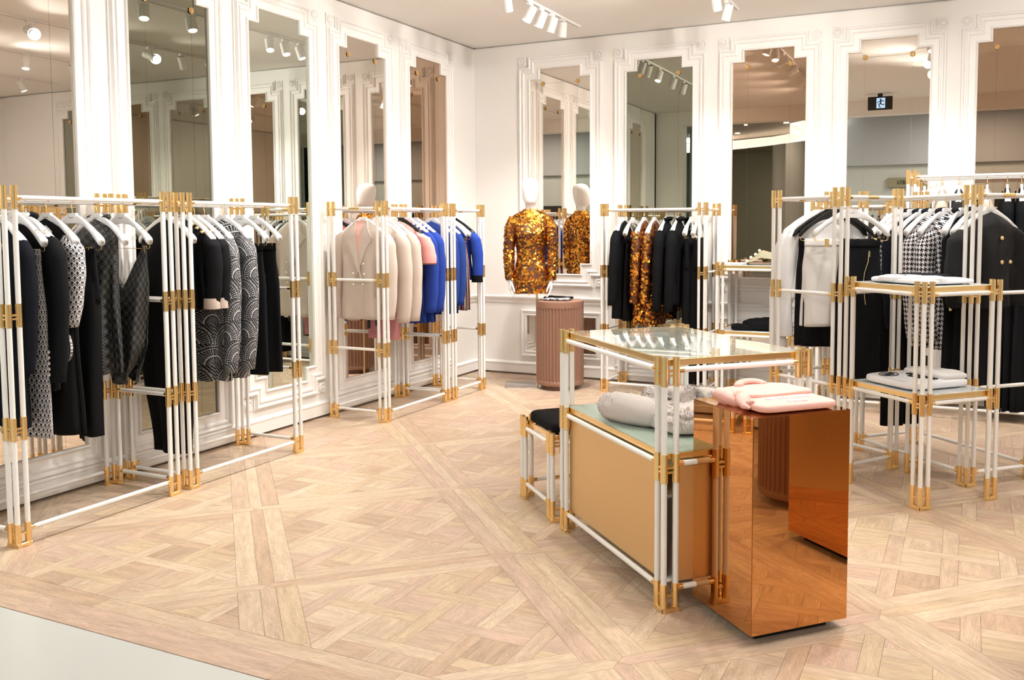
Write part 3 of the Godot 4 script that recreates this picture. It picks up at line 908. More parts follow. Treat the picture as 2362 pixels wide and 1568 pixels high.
# joints: heights of the sleeves' lower ends; rails: [height, edges] with edges out of "f" (+z) "b" (-z) "l" (-x) "r" (+x)
func frame(t: Node3D, hx: float, hz: float, H: float, joints: Array, rails: Array, foot := 0.105, jh := 0.102) -> void:
	var corners := [[1, 1, 0.0], [1, -1, 90.0], [-1, -1, 180.0], [-1, 1, 270.0]]
	for c in corners:
		var p := Vector3(c[0] * hx, 0, c[1] * hz)
		for q in [Vector3.ZERO, Vector3(-c[0] * SP, 0, 0), Vector3(0, 0, -c[1] * SP)]:
			var u := put("post", tube_mesh(H - 0.01, 0.0112), mt.tube, t)
			u.transform = Transform3D(Basis(Vector3.UP, Vector3.LEFT, Vector3.BACK), p + q + Vector3(0, 0.008, 0))
		var f := put("foot", joint("foot", foot), mt.gold, t)
		f.transform = Transform3D(turn(c[2]), p)
		for y in joints:
			var j := put("joint", joint("mid", jh), mt.gold, t)
			j.transform = Transform3D(turn(c[2]), p + Vector3(0, y, 0))
	var x := hx - SP; var z := hz - SP
	for r in rails:
		var y: float = r[0]
		var md: String = r[2] if r.size() > 2 else ""
		for e in r[1]:
			match e:
				"f": rail(t, Vector3(-x, y, hz), Vector3(x, y, hz), "rail", true, md.contains("f"))
				"b": rail(t, Vector3(-x, y, -hz), Vector3(x, y, -hz), "rail", true, md.contains("b"))
				"l": rail(t, Vector3(-hx, y, -z), Vector3(-hx, y, z), "rail", true, md.contains("l"))
				"r": rail(t, Vector3(hx, y, -z), Vector3(hx, y, z), "rail", true, md.contains("r"))

func clothes_rack(label: String, cx: float, cz: float, hx: float, hz: float, yaw: float, H: float, along: String, extra := []) -> Node3D:
	var t := node("clothes_rack", label, "clothes rack", Vector3(cx, 0, cz), turn(yaw), "white and brass clothes racks")
	var ends := "lr" if along == "x" else "fb"
	var k := H / 1.59
	var rails := [[0.076, "fblr"], [0.525 * k, ends], [1.025 * k, ends], [H - 0.05, "fblr", ends]]
	rails.append_array(extra)
	frame(t, hx, hz, H, [0.475 * k, 0.975 * k, H - 0.1], rails)
	if along == "x":
		rail(t, Vector3(-hx, H - 0.05, 0), Vector3(hx, H - 0.05, 0), "hanging_rod", true)
	else:
		rail(t, Vector3(0, H - 0.05, -hz), Vector3(0, H - 0.05, hz), "hanging_rod", true)
	return t

# ---------------------------------------------------------------- hangers
var hanger_parts := {}
func make_hanger_meshes() -> void:
	var m := MB.new()
	# neck plate and arms as one contoured body
	var rows := []
	var N := 32
	for i in N + 1:
		var u := lerpf(-1.0, 1.0, float(i) / N)
		var a := absf(u)
		var x := u * 0.212
		var cy := -0.085 - 0.128 * pow(a, 1.35) + 0.012 * sin(a * PI)
		var hy := lerpf(0.026, 0.016, smoothstep(0.05, 0.45, a))
		hy = lerpf(hy, 0.021, smoothstep(0.7, 0.92, a))
		var hz := lerpf(0.0075, 0.021, smoothstep(0.25, 0.9, a))
		if a > 0.93:
			var s := sqrt(maxf(0.0, 1.0 - pow((a - 0.93) / 0.07, 2.0)))
			hy *= s; hz *= s
		var row := PackedVector3Array()
		for j in 13:
			var ph := TAU * j / 12
			row.append(Vector3(x, cy + hy * signf(sin(ph)) * pow(absf(sin(ph)), 0.75), hz * signf(cos(ph)) * pow(absf(cos(ph)), 0.75)))
		rows.append(row)
	m.grid(rows, true, [], true)
	m.prism(PackedVector2Array([Vector2(-0.044, -0.11), Vector2(0.044, -0.11), Vector2(0.03, -0.06), Vector2(-0.03, -0.06)]), Vector3(0, 0, -0.0078), Vector3.RIGHT, Vector3.UP, 0.0156)
	hanger_parts["body"] = m.mesh()
	m = MB.new()
	var pts := PackedVector3Array()
	for i in 15:
		var a := lerpf(-0.6, PI + 0.1, i / 14.0)
		pts.append(Vector3(0, 0.0, 0) + Vector3(cos(a) * 0.0155, sin(a) * 0.0155, 0))
	pts.append(Vector3(-0.013, -0.014, 0)); pts.append(Vector3(-0.003, -0.03, 0)); pts.append(Vector3(0, -0.045, 0)); pts.append(Vector3(0, -0.065, 0))
	m.path(pts, 0.002, 6, 1.0, true, Vector3(0, 0, 1))
	hanger_parts["hook"] = m.mesh()
	m = MB.new()
	for s in [-1.0, 1.0]:
		var rr := []
		for q in [0.152, 0.156]:
			var u: float = q / 0.212
			var cy := -0.085 - 0.128 * pow(u, 1.35) + 0.012 * sin(u * PI)
			var row := PackedVector3Array()
			for j in 13:
				var ph := TAU * j / 12
				row.append(Vector3(s * q, cy + 0.0195 * sin(ph), 0.0185 * cos(ph)))
			rr.append(row)
		m.grid(rr, true, [], s > 0)
	hanger_parts["ring"] = m.mesh()
	m = MB.new()
	m.tube(Vector3(-0.19, -0.24, 0), Vector3(0.19, -0.24, 0), 0.0016, 6)
	for s in [-1.0, 1.0]:
		m.path(PackedVector3Array([Vector3(0.19 * s, -0.24, 0), Vector3(0.197 * s, -0.236, 0), Vector3(0.2 * s, -0.21, 0)]), 0.0016, 6)
	hanger_parts["clip_bar"] = m.mesh()
	m = MB.new()
	for s in [-1.0, 1.0]:
		m.box(Vector3(0, -0.012, 0.006 * s), Vector3(0.016, 0.05, 0.003), Basis(Vector3.RIGHT, 0.12 * s), 0.001)
	m.ball(Vector3(0, 0, 0), Vector3(0.005, 0.005, 0.007), 5)
	hanger_parts["clip"] = m.mesh()
	var tm := TextMesh.new()
	tm.text = "BALMAIN"; tm.font_size = 16; tm.pixel_size = 0.00046; tm.depth = 0.0004
	var fo := SystemFont.new(); fo.font_names = PackedStringArray(["Droid Sans"]); tm.font = fo
	hanger_parts["logo"] = tm
	m = MB.new()
	m.box(Vector3(0, 0, 0), Vector3(0.024, 0.07, 0.006), Basis.IDENTITY, 0.0025)
	hanger_parts["tag"] = m.mesh()

func hanger(tr: Transform3D, label: String, clips: float = 0.0, dark := false, group := "clothes hangers") -> Node3D:
	var t := node("clothes_hanger", label, "hanger", tr.origin, tr.basis, group)
	put("hanger_body", hanger_parts.body, mt.hanger_black if dark else mt.hanger, t)
	put("hook", hanger_parts.hook, mt.steel if dark else mt.gold, t)
	if not dark:
		put("grip_ring", hanger_parts.ring, mt.hanger_ring, t)
		var l := put("logo_print", hanger_parts.logo, mt.ink, t)
		l.position = Vector3(0, -0.083, 0.0079)
	if clips > 0.0:
		put("clip_bar", hanger_parts.clip_bar, mt.gold, t)
		for s in [-1.0, 1.0]:
			var c := put("clip", hanger_parts.clip, mt.gold, t)
			c.position = Vector3(s * clips, -0.24, 0)
	return t

# ---------------------------------------------------------------- garments
func lerp_prof(prof: Array, t: float) -> Vector2:
	for i in prof.size() - 1:
		var a: Vector3 = prof[i]; var b: Vector3 = prof[i + 1]
		if t <= b.x:
			var s := smoothstep(a.x, b.x, t)
			return Vector2(lerpf(a.y, b.y, s), lerpf(a.z, b.z, s))
	var e: Vector3 = prof[prof.size() - 1]
	return Vector2(e.y, e.z)

# hanging cloth shell. s: y (top), drop, len, prof [(t, half width, half depth)], fold, k, seed, hem
func shell(s: Dictionary, R := 22, C := 44) -> ArrayMesh:
	var m := MB.new()
	var rows := []; var uvs := []
	var prof: Array = s.prof
	var rg := RandomNumberGenerator.new(); rg.seed = s.get("seed", 1)
	var p1 := rg.randf() * TAU; var p2 := rg.randf() * TAU
	var w0 := lerp_prof(prof, 0.0).x
	var circ := 0.0
	for i in 6: circ += (lerp_prof(prof, i / 5.0).x * 4.0 + lerp_prof(prof, i / 5.0).y * 2.0) / 6.0
	var sway: float = s.get("sway", 0.0)
	for i in R + 1:
		var t := float(i) / R
		var wd := lerp_prof(prof, t)
		var row := PackedVector3Array(); var uv := []
		for j in C + 1:
			var ph := TAU * j / C
			var cx := signf(cos(ph)) * pow(absf(cos(ph)), 0.72); var sz := signf(sin(ph)) * pow(absf(sin(ph)), 0.85)
			var f: float = s.get("fold", 0.0) * smoothstep(0.05, 0.8, t)
			var wob := f * (sin(s.get("k", 5.0) * ph + p1 + t * 1.3) + 0.5 * sin((s.get("k", 5.0) * 1.7) * ph + p2 - t * 2.0))
			var x := wd.x * cx * (1.0 + wob * 0.25)
			var z := wd.y * sz + wob * 0.055 * (1.0 - 0.5 * absf(cx))
			var top: float = s.y - s.get("drop", 0.06) * pow(absf(x) / maxf(w0, 0.01), 1.25)
			if s.has("vee"):
				top -= s.vee * maxf(0.0, 1.0 - absf(x) / s.veew)
			var bot: float = s.y - s.len + s.get("hem", 0.0) * sin(ph * 2.0 + p2) + s.get("tilt", 0.0) * x
			if s.has("round"):
				bot += s.round * pow(absf(cx), 3.0)
			var y := lerpf(top, bot, t)
			row.append(Vector3(x + sway * t, y, z))
			uv.append(Vector2(circ * j / C, (s.y - y)))
		rows.append(row); uvs.append(uv)
	# close the hem inwards
	var last: PackedVector3Array = rows[R]
	var inn := PackedVector3Array(); var iu := []
	for j in C + 1:
		inn.append(last[j] * Vector3(0.9, 1, 0.7) + Vector3(sway * 0.1, 0.012, 0)); iu.append(uvs[R][j])
	rows.append(inn); uvs.append(iu)
	var cap := PackedVector3Array(); var cu := []
	for j in C + 1:
		cap.append(Vector3(rows[0][j].x * 0.96, rows[0][j].y + 0.002, 0)); cu.append(uvs[0][j])
	rows.push_front(cap); uvs.push_front(cu)
	m.grid(rows, true, uvs, true)
	return m.mesh()

func sleeve(side: float, sh: float, y: float, L: float, r0 := 0.062, r1 := 0.046, swing := 0.02, flat := 0.72, zoff := 0.0, bend := 0.02) -> ArrayMesh:
	var pts := PackedVector3Array(); var rad := []
	var n := 14
	for i in n + 1:
		var t := float(i) / n
		pts.append(Vector3(side * (sh - 0.022 + swing * t + bend * sin(t * PI)), y - L * t, zoff * t * t))
		var r := lerpf(r0, r1, t) * (1.0 + 0.035 * sin(t * 17.0 + side))
		if i == 0: r *= 0.55
		elif i == 1: r *= 0.9
		rad.append(r)
	var m := MB.new()
	# flattened in the direction of the rod
	var rows := []; var uvs := []
	for i in pts.size():
		var row := PackedVector3Array(); var uv := []
		for j in 17:
			var a := TAU * j / 16
			row.append(pts[i] + Vector3(cos(a) * rad[i], (0.018 * cos(a) * side * (1.0 if i < 2 else 0.0)) * -1.0, sin(a) * rad[i] * flat))
			uv.append(Vector2(TAU * r0 * j / 16.0, y - pts[i].y))
		rows.append(row); uvs.append(uv)
	var c0 := PackedVector3Array(); var c1 := PackedVector3Array(); var u0 := []; var u1 := []
	for j in 17:
		c0.append(pts[0] + Vector3(0, 0.012, 0)); u0.append(Vector2(0, 0))
		c1.append(rows[n][j] * 1.0 + (pts[n] - rows[n][j]) * 0.35 + Vector3(0, 0.02, 0)); u1.append(uvs[n][j])
	rows.push_front(c0); uvs.push_front(u0); rows.push_back(c1); uvs.push_back(u1)
	m.grid(rows, true, uvs, true)
	return m.mesh()

func buttons(t: Node3D, pts: Array, r: float, key: String, N := Vector3(0, 0, 1)) -> void:
	var ck := "btn%.4f" % r
	if not tube_cache.has(ck):
		var m := MB.new(); m.ball(Vector3.ZERO, Vector3(r, r, r * 0.62), 6)
		tube_cache[ck] = m.mesh()
	var z := N.normalized()
	var x := Vector3.UP.cross(z).normalized()
	for p in pts:
		var b := put("button", tube_cache[ck], mt[key], t)
		b.transform = Transform3D(Basis(x, z.cross(x), z), p)

func flap(pts: PackedVector2Array, zf: Callable, th := 0.007) -> ArrayMesh:
	# a shaped piece of cloth lying on a body whose front is z = zf(x, y): cut into a fine grid inside the outline
	var m := MB.new()
	var lo := pts[0]; var hi := pts[0]
	for p in pts:
		lo = lo.min(p); hi = hi.max(p)
	var n := 7
	var area := 0.0
	for i in pts.size(): area += pts[i].cross(pts[(i + 1) % pts.size()])
	for i in n:
		for j in n:
			var a := lo + (hi - lo) * Vector2(float(i) / n, float(j) / n); var b := lo + (hi - lo) * Vector2(float(i + 1) / n, float(j + 1) / n)
			var cell := PackedVector2Array([a, Vector2(b.x, a.y), b, Vector2(a.x, b.y)])
			for q in Geometry2D.intersect_polygons(cell, pts):
				var tr := Geometry2D.triangulate_polygon(q)
				var base := m.v.size()
				for p in q:
					var e := 0.004
					var z: float = zf.call(p.x, p.y)
					var nn := Vector3(-(zf.call(p.x + e, p.y) - z) / e, -(zf.call(p.x, p.y + e) - z) / e, 1.0).normalized()
					m.vert(Vector3(p.x, p.y, z + th), nn, p)
				for k in range(0, tr.size(), 3): m.face(base + tr[k], base + tr[k + 1], base + tr[k + 2], Vector3(0, 0, 1))
	for i in pts.size():
		var p := pts[i]; var q := pts[(i + 1) % pts.size()]
		var steps := 5
		for s in steps:
			var a := p.lerp(q, float(s) / steps); var b := p.lerp(q, float(s + 1) / steps)
			var e := (b - a).normalized(); var out := Vector2(e.y, -e.x) * (1.0 if area > 0 else -1.0)
			var za: float = zf.call(a.x, a.y); var zb: float = zf.call(b.x, b.y)
			m.quad(Vector3(a.x, a.y, za - 0.004), Vector3(b.x, b.y, zb - 0.004), Vector3(b.x, b.y, zb + th), Vector3(a.x, a.y, za + th), Vector3(out.x, out.y, 0))
	return m.mesh()

func body_front(prof: Array, y0: float, L: float) -> Callable:
	return func(x: float, y: float) -> float:
		var t := clampf((y0 - y) / L, 0.0, 1.0)
		var wd := lerp_prof(prof, t)
		var c := clampf(pow(clampf(absf(x) / maxf(wd.x, 0.01), 0.0, 1.0), 1.0 / 0.72), 0.0, 1.0)
		return wd.y * pow(sqrt(maxf(0.0, 1.0 - c * c)), 0.85)

func xf(rack: Node3D, along: String, at: float, H: float, yaw := 0.0, swing := 0.0) -> Transform3D:
	# on the rod of a rack: along local x or z, at a distance from the rack's middle
	var p := Vector3(at, H - 0.05, 0) if along == "x" else Vector3(0, H - 0.05, at)
	var B := rack.basis * turn((90.0 if along == "x" else 0.0) + yaw) * Basis(Vector3(0, 0, 1), swing)
	return Transform3D(B, rack.transform * p)

func jacket(tr: Transform3D, label: String, key: String, o := {}) -> Node3D:
	var cat: String = o.get("cat", "jacket")
	var t := node(o.get("name", "jacket"), label, cat, tr.origin, tr.basis, o.get("group", ""))
	var sh: float = o.get("sh", 0.205); var L: float = o.get("len", 0.68)
	var d: float = o.get("d", 0.055)
	var y0 := -0.088
	var prof: Array = o.get("prof", [Vector3(0, sh, 0.016), Vector3(0.10, sh * 0.86, d * 0.9), Vector3(0.5, sh * 0.74, d), Vector3(1, sh * 0.84, d * 1.05)])
	put("bodice" if cat == "dress" else "body", shell({"y": y0, "drop": o.get("drop", 0.105), "len": L, "prof": prof, "fold": o.get("fold", 0.35), "k": o.get("k", 5.0), "seed": o.get("seed", 3), "hem": o.get("hem", 0.004), "tilt": o.get("tilt", 0.0)}), mt[key], t)
	var sl: float = o.get("sleeve", 0.58)
	if sl > 0.0:
		for s in [-1.0, 1.0]:
			put("sleeve", sleeve(s, sh, y0 - o.get("drop", 0.105) + 0.012, sl, o.get("r0", 0.06), o.get("r1", 0.045), o.get("swing", 0.02), o.get("flat", 0.75), o.get("zoff", 0.02)), mt[o.get("skey", key)], t)
	var zf := body_front(prof, y0, L)
	if o.get("collar", false):
		var m := MB.new()
		var pts := PackedVector3Array()
		for i in 13:
			var a := PI * i / 12.0 + PI
			pts.append(Vector3(cos(a) * 0.06, y0 + 0.002 + 0.016 * absf(sin(a)), sin(a) * 0.032))
		m.path(pts, 0.015, 8, 1.4, true, Vector3.UP)
		put("collar", m.mesh(), mt[o.get("ckey", key)], t)
	if o.has("lapel"):
		for s in [-1.0, 1.0]:
			var p := PackedVector2Array([Vector2(0.05 * s, y0 + 0.004), Vector2(0.105 * s, y0 - 0.11), Vector2(0.125 * s, y0 - 0.125), Vector2(0.075 * s, y0 - 0.19), Vector2(-0.025 * s, y0 - o.lapel), Vector2(-0.012 * s, y0 - o.lapel + 0.05), Vector2(0.03 * s, y0 - 0.06)])
			put("lapel", flap(p, zf, 0.009 if s > 0 else 0.013), mt[o.get("lkey", key)], t)
	if o.has("lining"):
		put("lining", flap(PackedVector2Array([Vector2(-0.045, y0 - 0.0), Vector2(0.045, y0 - 0.0), Vector2(0.035, y0 - 0.12), Vector2(0.0, y0 - o.lapel + 0.03), Vector2(-0.035, y0 - 0.12)]), zf, 0.003), mt[o.lining], t)
	if o.has("front_buttons"):
		var l := []
		for q in o.front_buttons: l.append(Vector3(q.x, q.y, zf.call(q.x, q.y) + 0.008))
		buttons(t, l, o.get("br", 0.0095), o.get("bkey", "gold_button"))
	if o.has("cuff_buttons"):
		var l := []
		for i in int(o.cuff_buttons):
			l.append(Vector3(sh - 0.022 + 0.012, y0 - o.get("drop", 0.105) - sl + 0.05 + 0.026 * i, 0.046 * o.get("flat", 0.75) + 0.016))
		buttons(t, l, 0.0085, o.get("bkey", "gold_button"), Vector3(0.35, 0, 1))
	if o.has("shoulder_buttons"):
		var l := []
		for i in int(o.shoulder_buttons):
			var x := 0.07 + 0.036 * i
			l.append(Vector3(x, y0 - o.get("drop", 0.105) * pow(x / sh, 1.25) + 0.0, 0.028))
		buttons(t, l, 0.0125, o.get("bkey", "pearl"), Vector3(0.25, 0.5, 1))
	if o.has("cuff"):
		for s in [-1.0, 1.0]:
			var yb: float = y0 - o.get("drop", 0.105) + 0.012 - sl
			var m := MB.new()
			var rows := []
			for q in [[0.055, 1.08], [-0.004, 1.14], [-0.004, 0.8]]:
				var row := PackedVector3Array()
				for j in 17:
					var a := TAU * j / 16
					row.append(Vector3(s * (sh - 0.022 + o.get("swing", 0.02)) + cos(a) * o.get("r1", 0.045) * q[1], yb + q[0], o.get("zoff", 0.02) + sin(a) * o.get("r1", 0.045) * o.get("flat", 0.75) * q[1]))
				rows.append(row)
			m.grid(rows, true, [], true)
			put("cuff", m.mesh(), mt[o.cuff], t)
	return t

func skirt(tr: Transform3D, label: String, key: String, o := {}) -> Node3D:
	var t := node(o.get("name", "skirt"), label, o.get("cat", "skirt"), tr.origin, tr.basis, o.get("group", ""))
	var w: float = o.get("w", 0.165); var L: float = o.get("len", 0.66); var d: float = o.get("d", 0.035)
	var prof: Array = o.get("prof", [Vector3(0, w, 0.008), Vector3(0.08, w * 1.0, d * 0.6), Vector3(0.35, w * 1.12, d), Vector3(1, w * 1.16, d)])
	put("cloth", shell({"y": -0.238, "drop": o.get("drop", -0.004), "len": L, "prof": prof, "fold": o.get("fold", 0.25), "k": o.get("k", 4.0), "seed": o.get("seed", 9), "hem": o.get("hem", 0.002), "tilt": o.get("tilt", 0.0)}), mt[key], t)
	if o.get("band", true):
		put("waistband", shell({"y": -0.234, "drop": -0.004, "len": 0.042, "prof": [Vector3(0, w * 1.005, 0.011), Vector3(1, w * 1.01, d * 0.5 + 0.004)]}, 3, 32), mt[o.get("bandkey", key)], t)
	return t

func trousers(tr: Transform3D, label: String, key: String, o := {}) -> Node3D:
	var t := node("trousers", label, "trousers", tr.origin, tr.basis, o.get("group", ""))
	var w: float = o.get("w", 0.16); var L: float = o.get("len", 1.0)
	put("waist", shell({"y": -0.238, "drop": -0.003, "len": 0.26, "prof": [Vector3(0, w, 0.01), Vector3(0.3, w * 1.03, 0.035), Vector3(1, w * 1.1, 0.045)], "fold": 0.12}, 8, 36), mt[key], t)
	for s in [-1.0, 1.0]:
		put("trouser_leg", shell({"y": -0.40, "drop": 0.0, "len": L - 0.162, "prof": [Vector3(0, w * 0.52, 0.03), Vector3(0.1, w * 0.54, 0.044), Vector3(1, w * o.get("flare", 0.5), 0.04)], "fold": 0.18, "k": 3.0, "seed": 4 + int(s)}, 14, 28), mt[key], t).position = Vector3(s * w * 0.52, 0, 0)
	return t

# small leaf sequins scattered over a shell-like surface given by f(u in 0..1 round, t in 0..1 down)
func sequins(t: Node3D, f: Callable, count: int, size: float, seed_: int) -> void:
	var rg := RandomNumberGenerator.new(); rg.seed = seed_
	var ms := [MB.new(), MB.new()]
	for i in count:
		var tt := rg.randf(); var u := rg.randf()
		var e := 0.004
		var p: Vector3 = f.call(u, tt); var pu: Vector3 = f.call(u + e, tt); var pv: Vector3 = f.call(u, clampf(tt + e, 0, 1.01))
		var nn := (pv - p).cross(pu - p).normalized()
		var x := (pu - p).normalized().rotated(nn, rg.randf() * TAU)
		nn = (nn + x * rg.randf_range(-0.32, 0.32) + x.cross(nn) * rg.randf_range(-0.32, 0.32)).normalized()
		x = (x - nn * x.dot(nn)).normalized()
		var y := nn.cross(x)
		var s := size * rg.randf_range(0.55, 1.15)
		var m: MB = ms[0 if rg.randf() < 0.52 else 1]
		var c := p + (pv - p).cross(pu - p).normalized() * 0.005
		var b := m.v.size()
		m.vert(c, nn, Vector2.ZERO)
		var k := 6
		for j in k:
			var a := TAU * j / k
			m.vert(c + (x * cos(a) * s * 0.62 * rg.randf_range(0.75, 1.15) + y * sin(a) * s * 0.5 * rg.randf_range(0.75, 1.15)), nn, Vector2.ZERO)
		for j in k: m.face(b, b + 1 + j, b + 1 + (j + 1) % k, nn)
	put("gold_sequins", ms[0].mesh(), mt.sequin, t).set_meta("kind", "stuff")
	put("amber_sequins", ms[1].mesh(), mt.sequin_deep, t).set_meta("kind", "stuff")

# ---------------------------------------------------------------- soft folded things
func pillow(w: float, d: float, h: float, wob: float, seed_: int, ex := 0.28, R := 18, C := 48) -> ArrayMesh:
	# flattened rounded block of cloth, base at y = 0
	var nz := noise(6.0, seed_, 3)
	var rows := []; var uvs := []
	for i in R + 1:
		var th := PI * i / R
		var sy := signf(cos(th)) * pow(absf(cos(th)), 0.5); var ss := pow(maxf(sin(th), 0.0), 0.42)
		var row := PackedVector3Array(); var uv := []
		for j in C + 1:
			var ph := TAU * j / C
			var cx := signf(cos(ph)) * pow(absf(cos(ph)), ex); var cz := signf(sin(ph)) * pow(absf(sin(ph)), ex)
			var x := cx * ss * w * 0.5; var z := cz * ss * d * 0.5
			var q := nz.get_noise_2d(x * 1.0, z * 1.0)
			var y := h * 0.5 + sy * h * 0.5 * (1.0 + wob * q * (1.0 if sy > 0 else 0.0))
			x += wob * 0.02 * nz.get_noise_2d(z * 1.5, y * 2.0 + 7.0); z += wob * 0.02 * nz.get_noise_2d(x * 1.5, y * 2.0 + 3.0)
			row.append(Vector3(x, maxf(y, 0.0), z)); uv.append(Vector2(x, z))
		rows.append(row); uvs.append(uv)
	var m := MB.new()
	m.grid(rows, true, uvs, false)
	return m.mesh()

func text(t: Node3D, called: String, s: String, px: float, key: String, tr: Transform3D, font := "Droid Sans", deep := 0.0006) -> void:
	var tm := TextMesh.new()
	tm.text = s; tm.font_size = 40; tm.pixel_size = px; tm.depth = deep
	var fo := SystemFont.new(); fo.font_names = PackedStringArray([font]); fo.font_weight = 700 if font == "Droid Serif" else 400; tm.font = fo
	put(called, tm, mt[key], t).transform = tr

func fur(t: Node3D, called: String, key: String, pts: Callable, count: int, L: float, seed_: int) -> void:
	var rg := RandomNumberGenerator.new(); rg.seed = seed_
	var m := MB.new()
	for i in count:
		var pn: Array = pts.call(rg)
		var p: Vector3 = pn[0]; var nn: Vector3 = (pn[1] + Vector3(rg.randf_range(-0.8, 0.8), rg.randf_range(-0.4, 0.4), rg.randf_range(-0.8, 0.8))).normalized()
		var x := nn.cross(Vector3(rg.randf() - 0.5, rg.randf() - 0.5, rg.randf() - 0.5)).normalized() * 0.0012
		var b := m.v.size()
		m.vert(p - x, pn[1], Vector2.ZERO); m.vert(p + x, pn[1], Vector2.ZERO); m.vert(p + nn * L * rg.randf_range(0.5, 1.1), pn[1], Vector2.ZERO)
		m.ix.append_array(PackedInt32Array([b, b + 1, b + 2]))
	put(called, m.mesh(), mt[key], t).set_meta("kind", "stuff")

func shelf_board(t: Node3D, hx: float, hz: float, y: float, top_key: String, called: String, th := 0.016, edge := 0.024) -> void:
	# brass edge strips round a slab lying between the posts; y is the top of the slab
	var x := hx - 0.0165; var z := hz - 0.0165
	for e in [[Vector3(0, 0, z), Vector3(2 * x, edge, 0.006)], [Vector3(0, 0, -z), Vector3(2 * x, edge, 0.006)], [Vector3(x, 0, 0), Vector3(0.006, edge, 2 * z)], [Vector3(-x, 0, 0), Vector3(0.006, edge, 2 * z)]]:
		var m := MB.new()
		m.box(e[0] + Vector3(0, y - edge * 0.5 - 0.002, 0), e[1], Basis.IDENTITY, 0.001)
		put("edge_strip", m.mesh(), mt.gold, t)
	var m := MB.new()
	m.box(Vector3(0, y - th * 0.5, 0), Vector3(2 * x - 0.008, th, 2 * z - 0.008), Basis.IDENTITY, 0.001)
	put(called, m.mesh(), mt[top_key], t)

func fluted(r: float, h: float, flutes: int) -> ArrayMesh:
	var m := MB.new()
	var rows := []
	var C := flutes * 8
	var ys := [0.0, 0.012, 0.03, 0.034, 0.04, 0.05, 0.3, 0.6, h - 0.075, h - 0.065, h - 0.058, h - 0.054, h - 0.01, h - 0.002, h]
	for k in ys.size():
		var y: float = ys[k]
		var f := clampf(minf((y - 0.03) / 0.02, (h - 0.054 - y) / 0.021), 0.0, 1.0)
		f = sqrt(1.0 - (1.0 - f) * (1.0 - f))
		var row := PackedVector3Array()
		for j in C + 1:
			var u := fposmod(float(j) / 8.0, 1.0)
			var g := clampf((absf(u - 0.5) * 2.0 - 0.0) / 0.74, 0.0, 1.0)
			var dep := 0.0125 * sqrt(maxf(0.0, 1.0 - g * g)) * f
			var rr := r - dep - (0.004 if k == ys.size() - 1 or k == 0 else 0.0)
			var a := TAU * j / C
			row.append(Vector3(cos(a) * rr, y, -sin(a) * rr))
		rows.append(row)
	m.grid(rows, true)
	m.tube(Vector3(0, h - 0.001, 0), Vector3(0, h, 0), r - 0.004, 64)
	return m.mesh()

# ---------------------------------------------------------------- mannequin
func sdf_mesh(m: MB, lo: Vector3, hi: Vector3, cell: float, f: Callable) -> void:
	# surface nets
	var nx := int(ceil((hi.x - lo.x) / cell)) + 1; var ny := int(ceil((hi.y - lo.y) / cell)) + 1; var nz := int(ceil((hi.z - lo.z) / cell)) + 1
	var val := PackedFloat32Array(); val.resize(nx * ny * nz)
	for i in nx:
		for j in ny:
			for k in nz:
				val[(i * ny + j) * nz + k] = f.call(lo + Vector3(i, j, k) * cell)
	var id := PackedInt32Array(); id.resize(nx * ny * nz); id.fill(-1)
	var cor := [Vector3i(0, 0, 0), Vector3i(1, 0, 0), Vector3i(0, 1, 0), Vector3i(1, 1, 0), Vector3i(0, 0, 1), Vector3i(1, 0, 1), Vector3i(0, 1, 1), Vector3i(1, 1, 1)]
	var ed := [[0, 1], [2, 3], [4, 5], [6, 7], [0, 2], [1, 3], [4, 6], [5, 7], [0, 4], [1, 5], [2, 6], [3, 7]]
	for i in nx - 1:
		for j in ny - 1:
			for k in nz - 1:
				var q := PackedFloat32Array(); q.resize(8)
				var neg := 0
				for c in 8:
					var o: Vector3i = cor[c]
					q[c] = val[((i + o.x) * ny + j + o.y) * nz + k + o.z]
					if q[c] < 0: neg += 1
				if neg == 0 or neg == 8: continue
				var s := Vector3.ZERO; var w := 0
				for e in ed:
					var a := q[e[0]]; var b := q[e[1]]
					if (a < 0) != (b < 0):
						s += Vector3(cor[e[0]]).lerp(Vector3(cor[e[1]]), a / (a - b)); w += 1
				var p := lo + (Vector3(i, j, k) + s / w) * cell
				var h := cell * 0.5
				var nn := Vector3(f.call(p + Vector3(h, 0, 0)) - f.call(p - Vector3(h, 0, 0)), f.call(p + Vector3(0, h, 0)) - f.call(p - Vector3(0, h, 0)), f.call(p + Vector3(0, 0, h)) - f.call(p - Vector3(0, 0, h))).normalized()
				id[(i * ny + j) * nz + k] = m.vert(p, nn, Vector2(p.x, p.y))
	for i in range(1, nx - 1):
		for j in range(1, ny - 1):
			for k in range(1, nz - 1):
				var at := (i * ny + j) * nz + k
				for ax in 3:
					var st: int = [ny * nz, nz, 1][ax]
					if (val[at] < 0) == (val[at + st] < 0): continue
					var a1: int = [nz, 1, ny * nz][ax]; var a2: int = [1, ny * nz, nz][ax]
					var v0 := id[at]; var v1 := id[at - a1]; var v2 := id[at - a1 - a2]; var v3 := id[at - a2]
					if v0 < 0 or v1 < 0 or v2 < 0 or v3 < 0: continue
					var mm := m.n[v0] + m.n[v2]
					m.face(v0, v1, v2, mm); m.face(v0, v2, v3, mm)

func capsule(p: Vector3, a: Vector3, b: Vector3, ra: float, rb: float) -> float:
	var ab := b - a
	var t := clampf((p - a).dot(ab) / ab.length_squared(), 0.0, 1.0)
	return p.distance_to(a + ab * t) - lerpf(ra, rb, t)

func smin(a: float, b: float, k: float) -> float:
	var h := clampf(0.5 + 0.5 * (b - a) / k, 0.0, 1.0)
	return lerpf(b, a, h) - k * h * (1.0 - h)

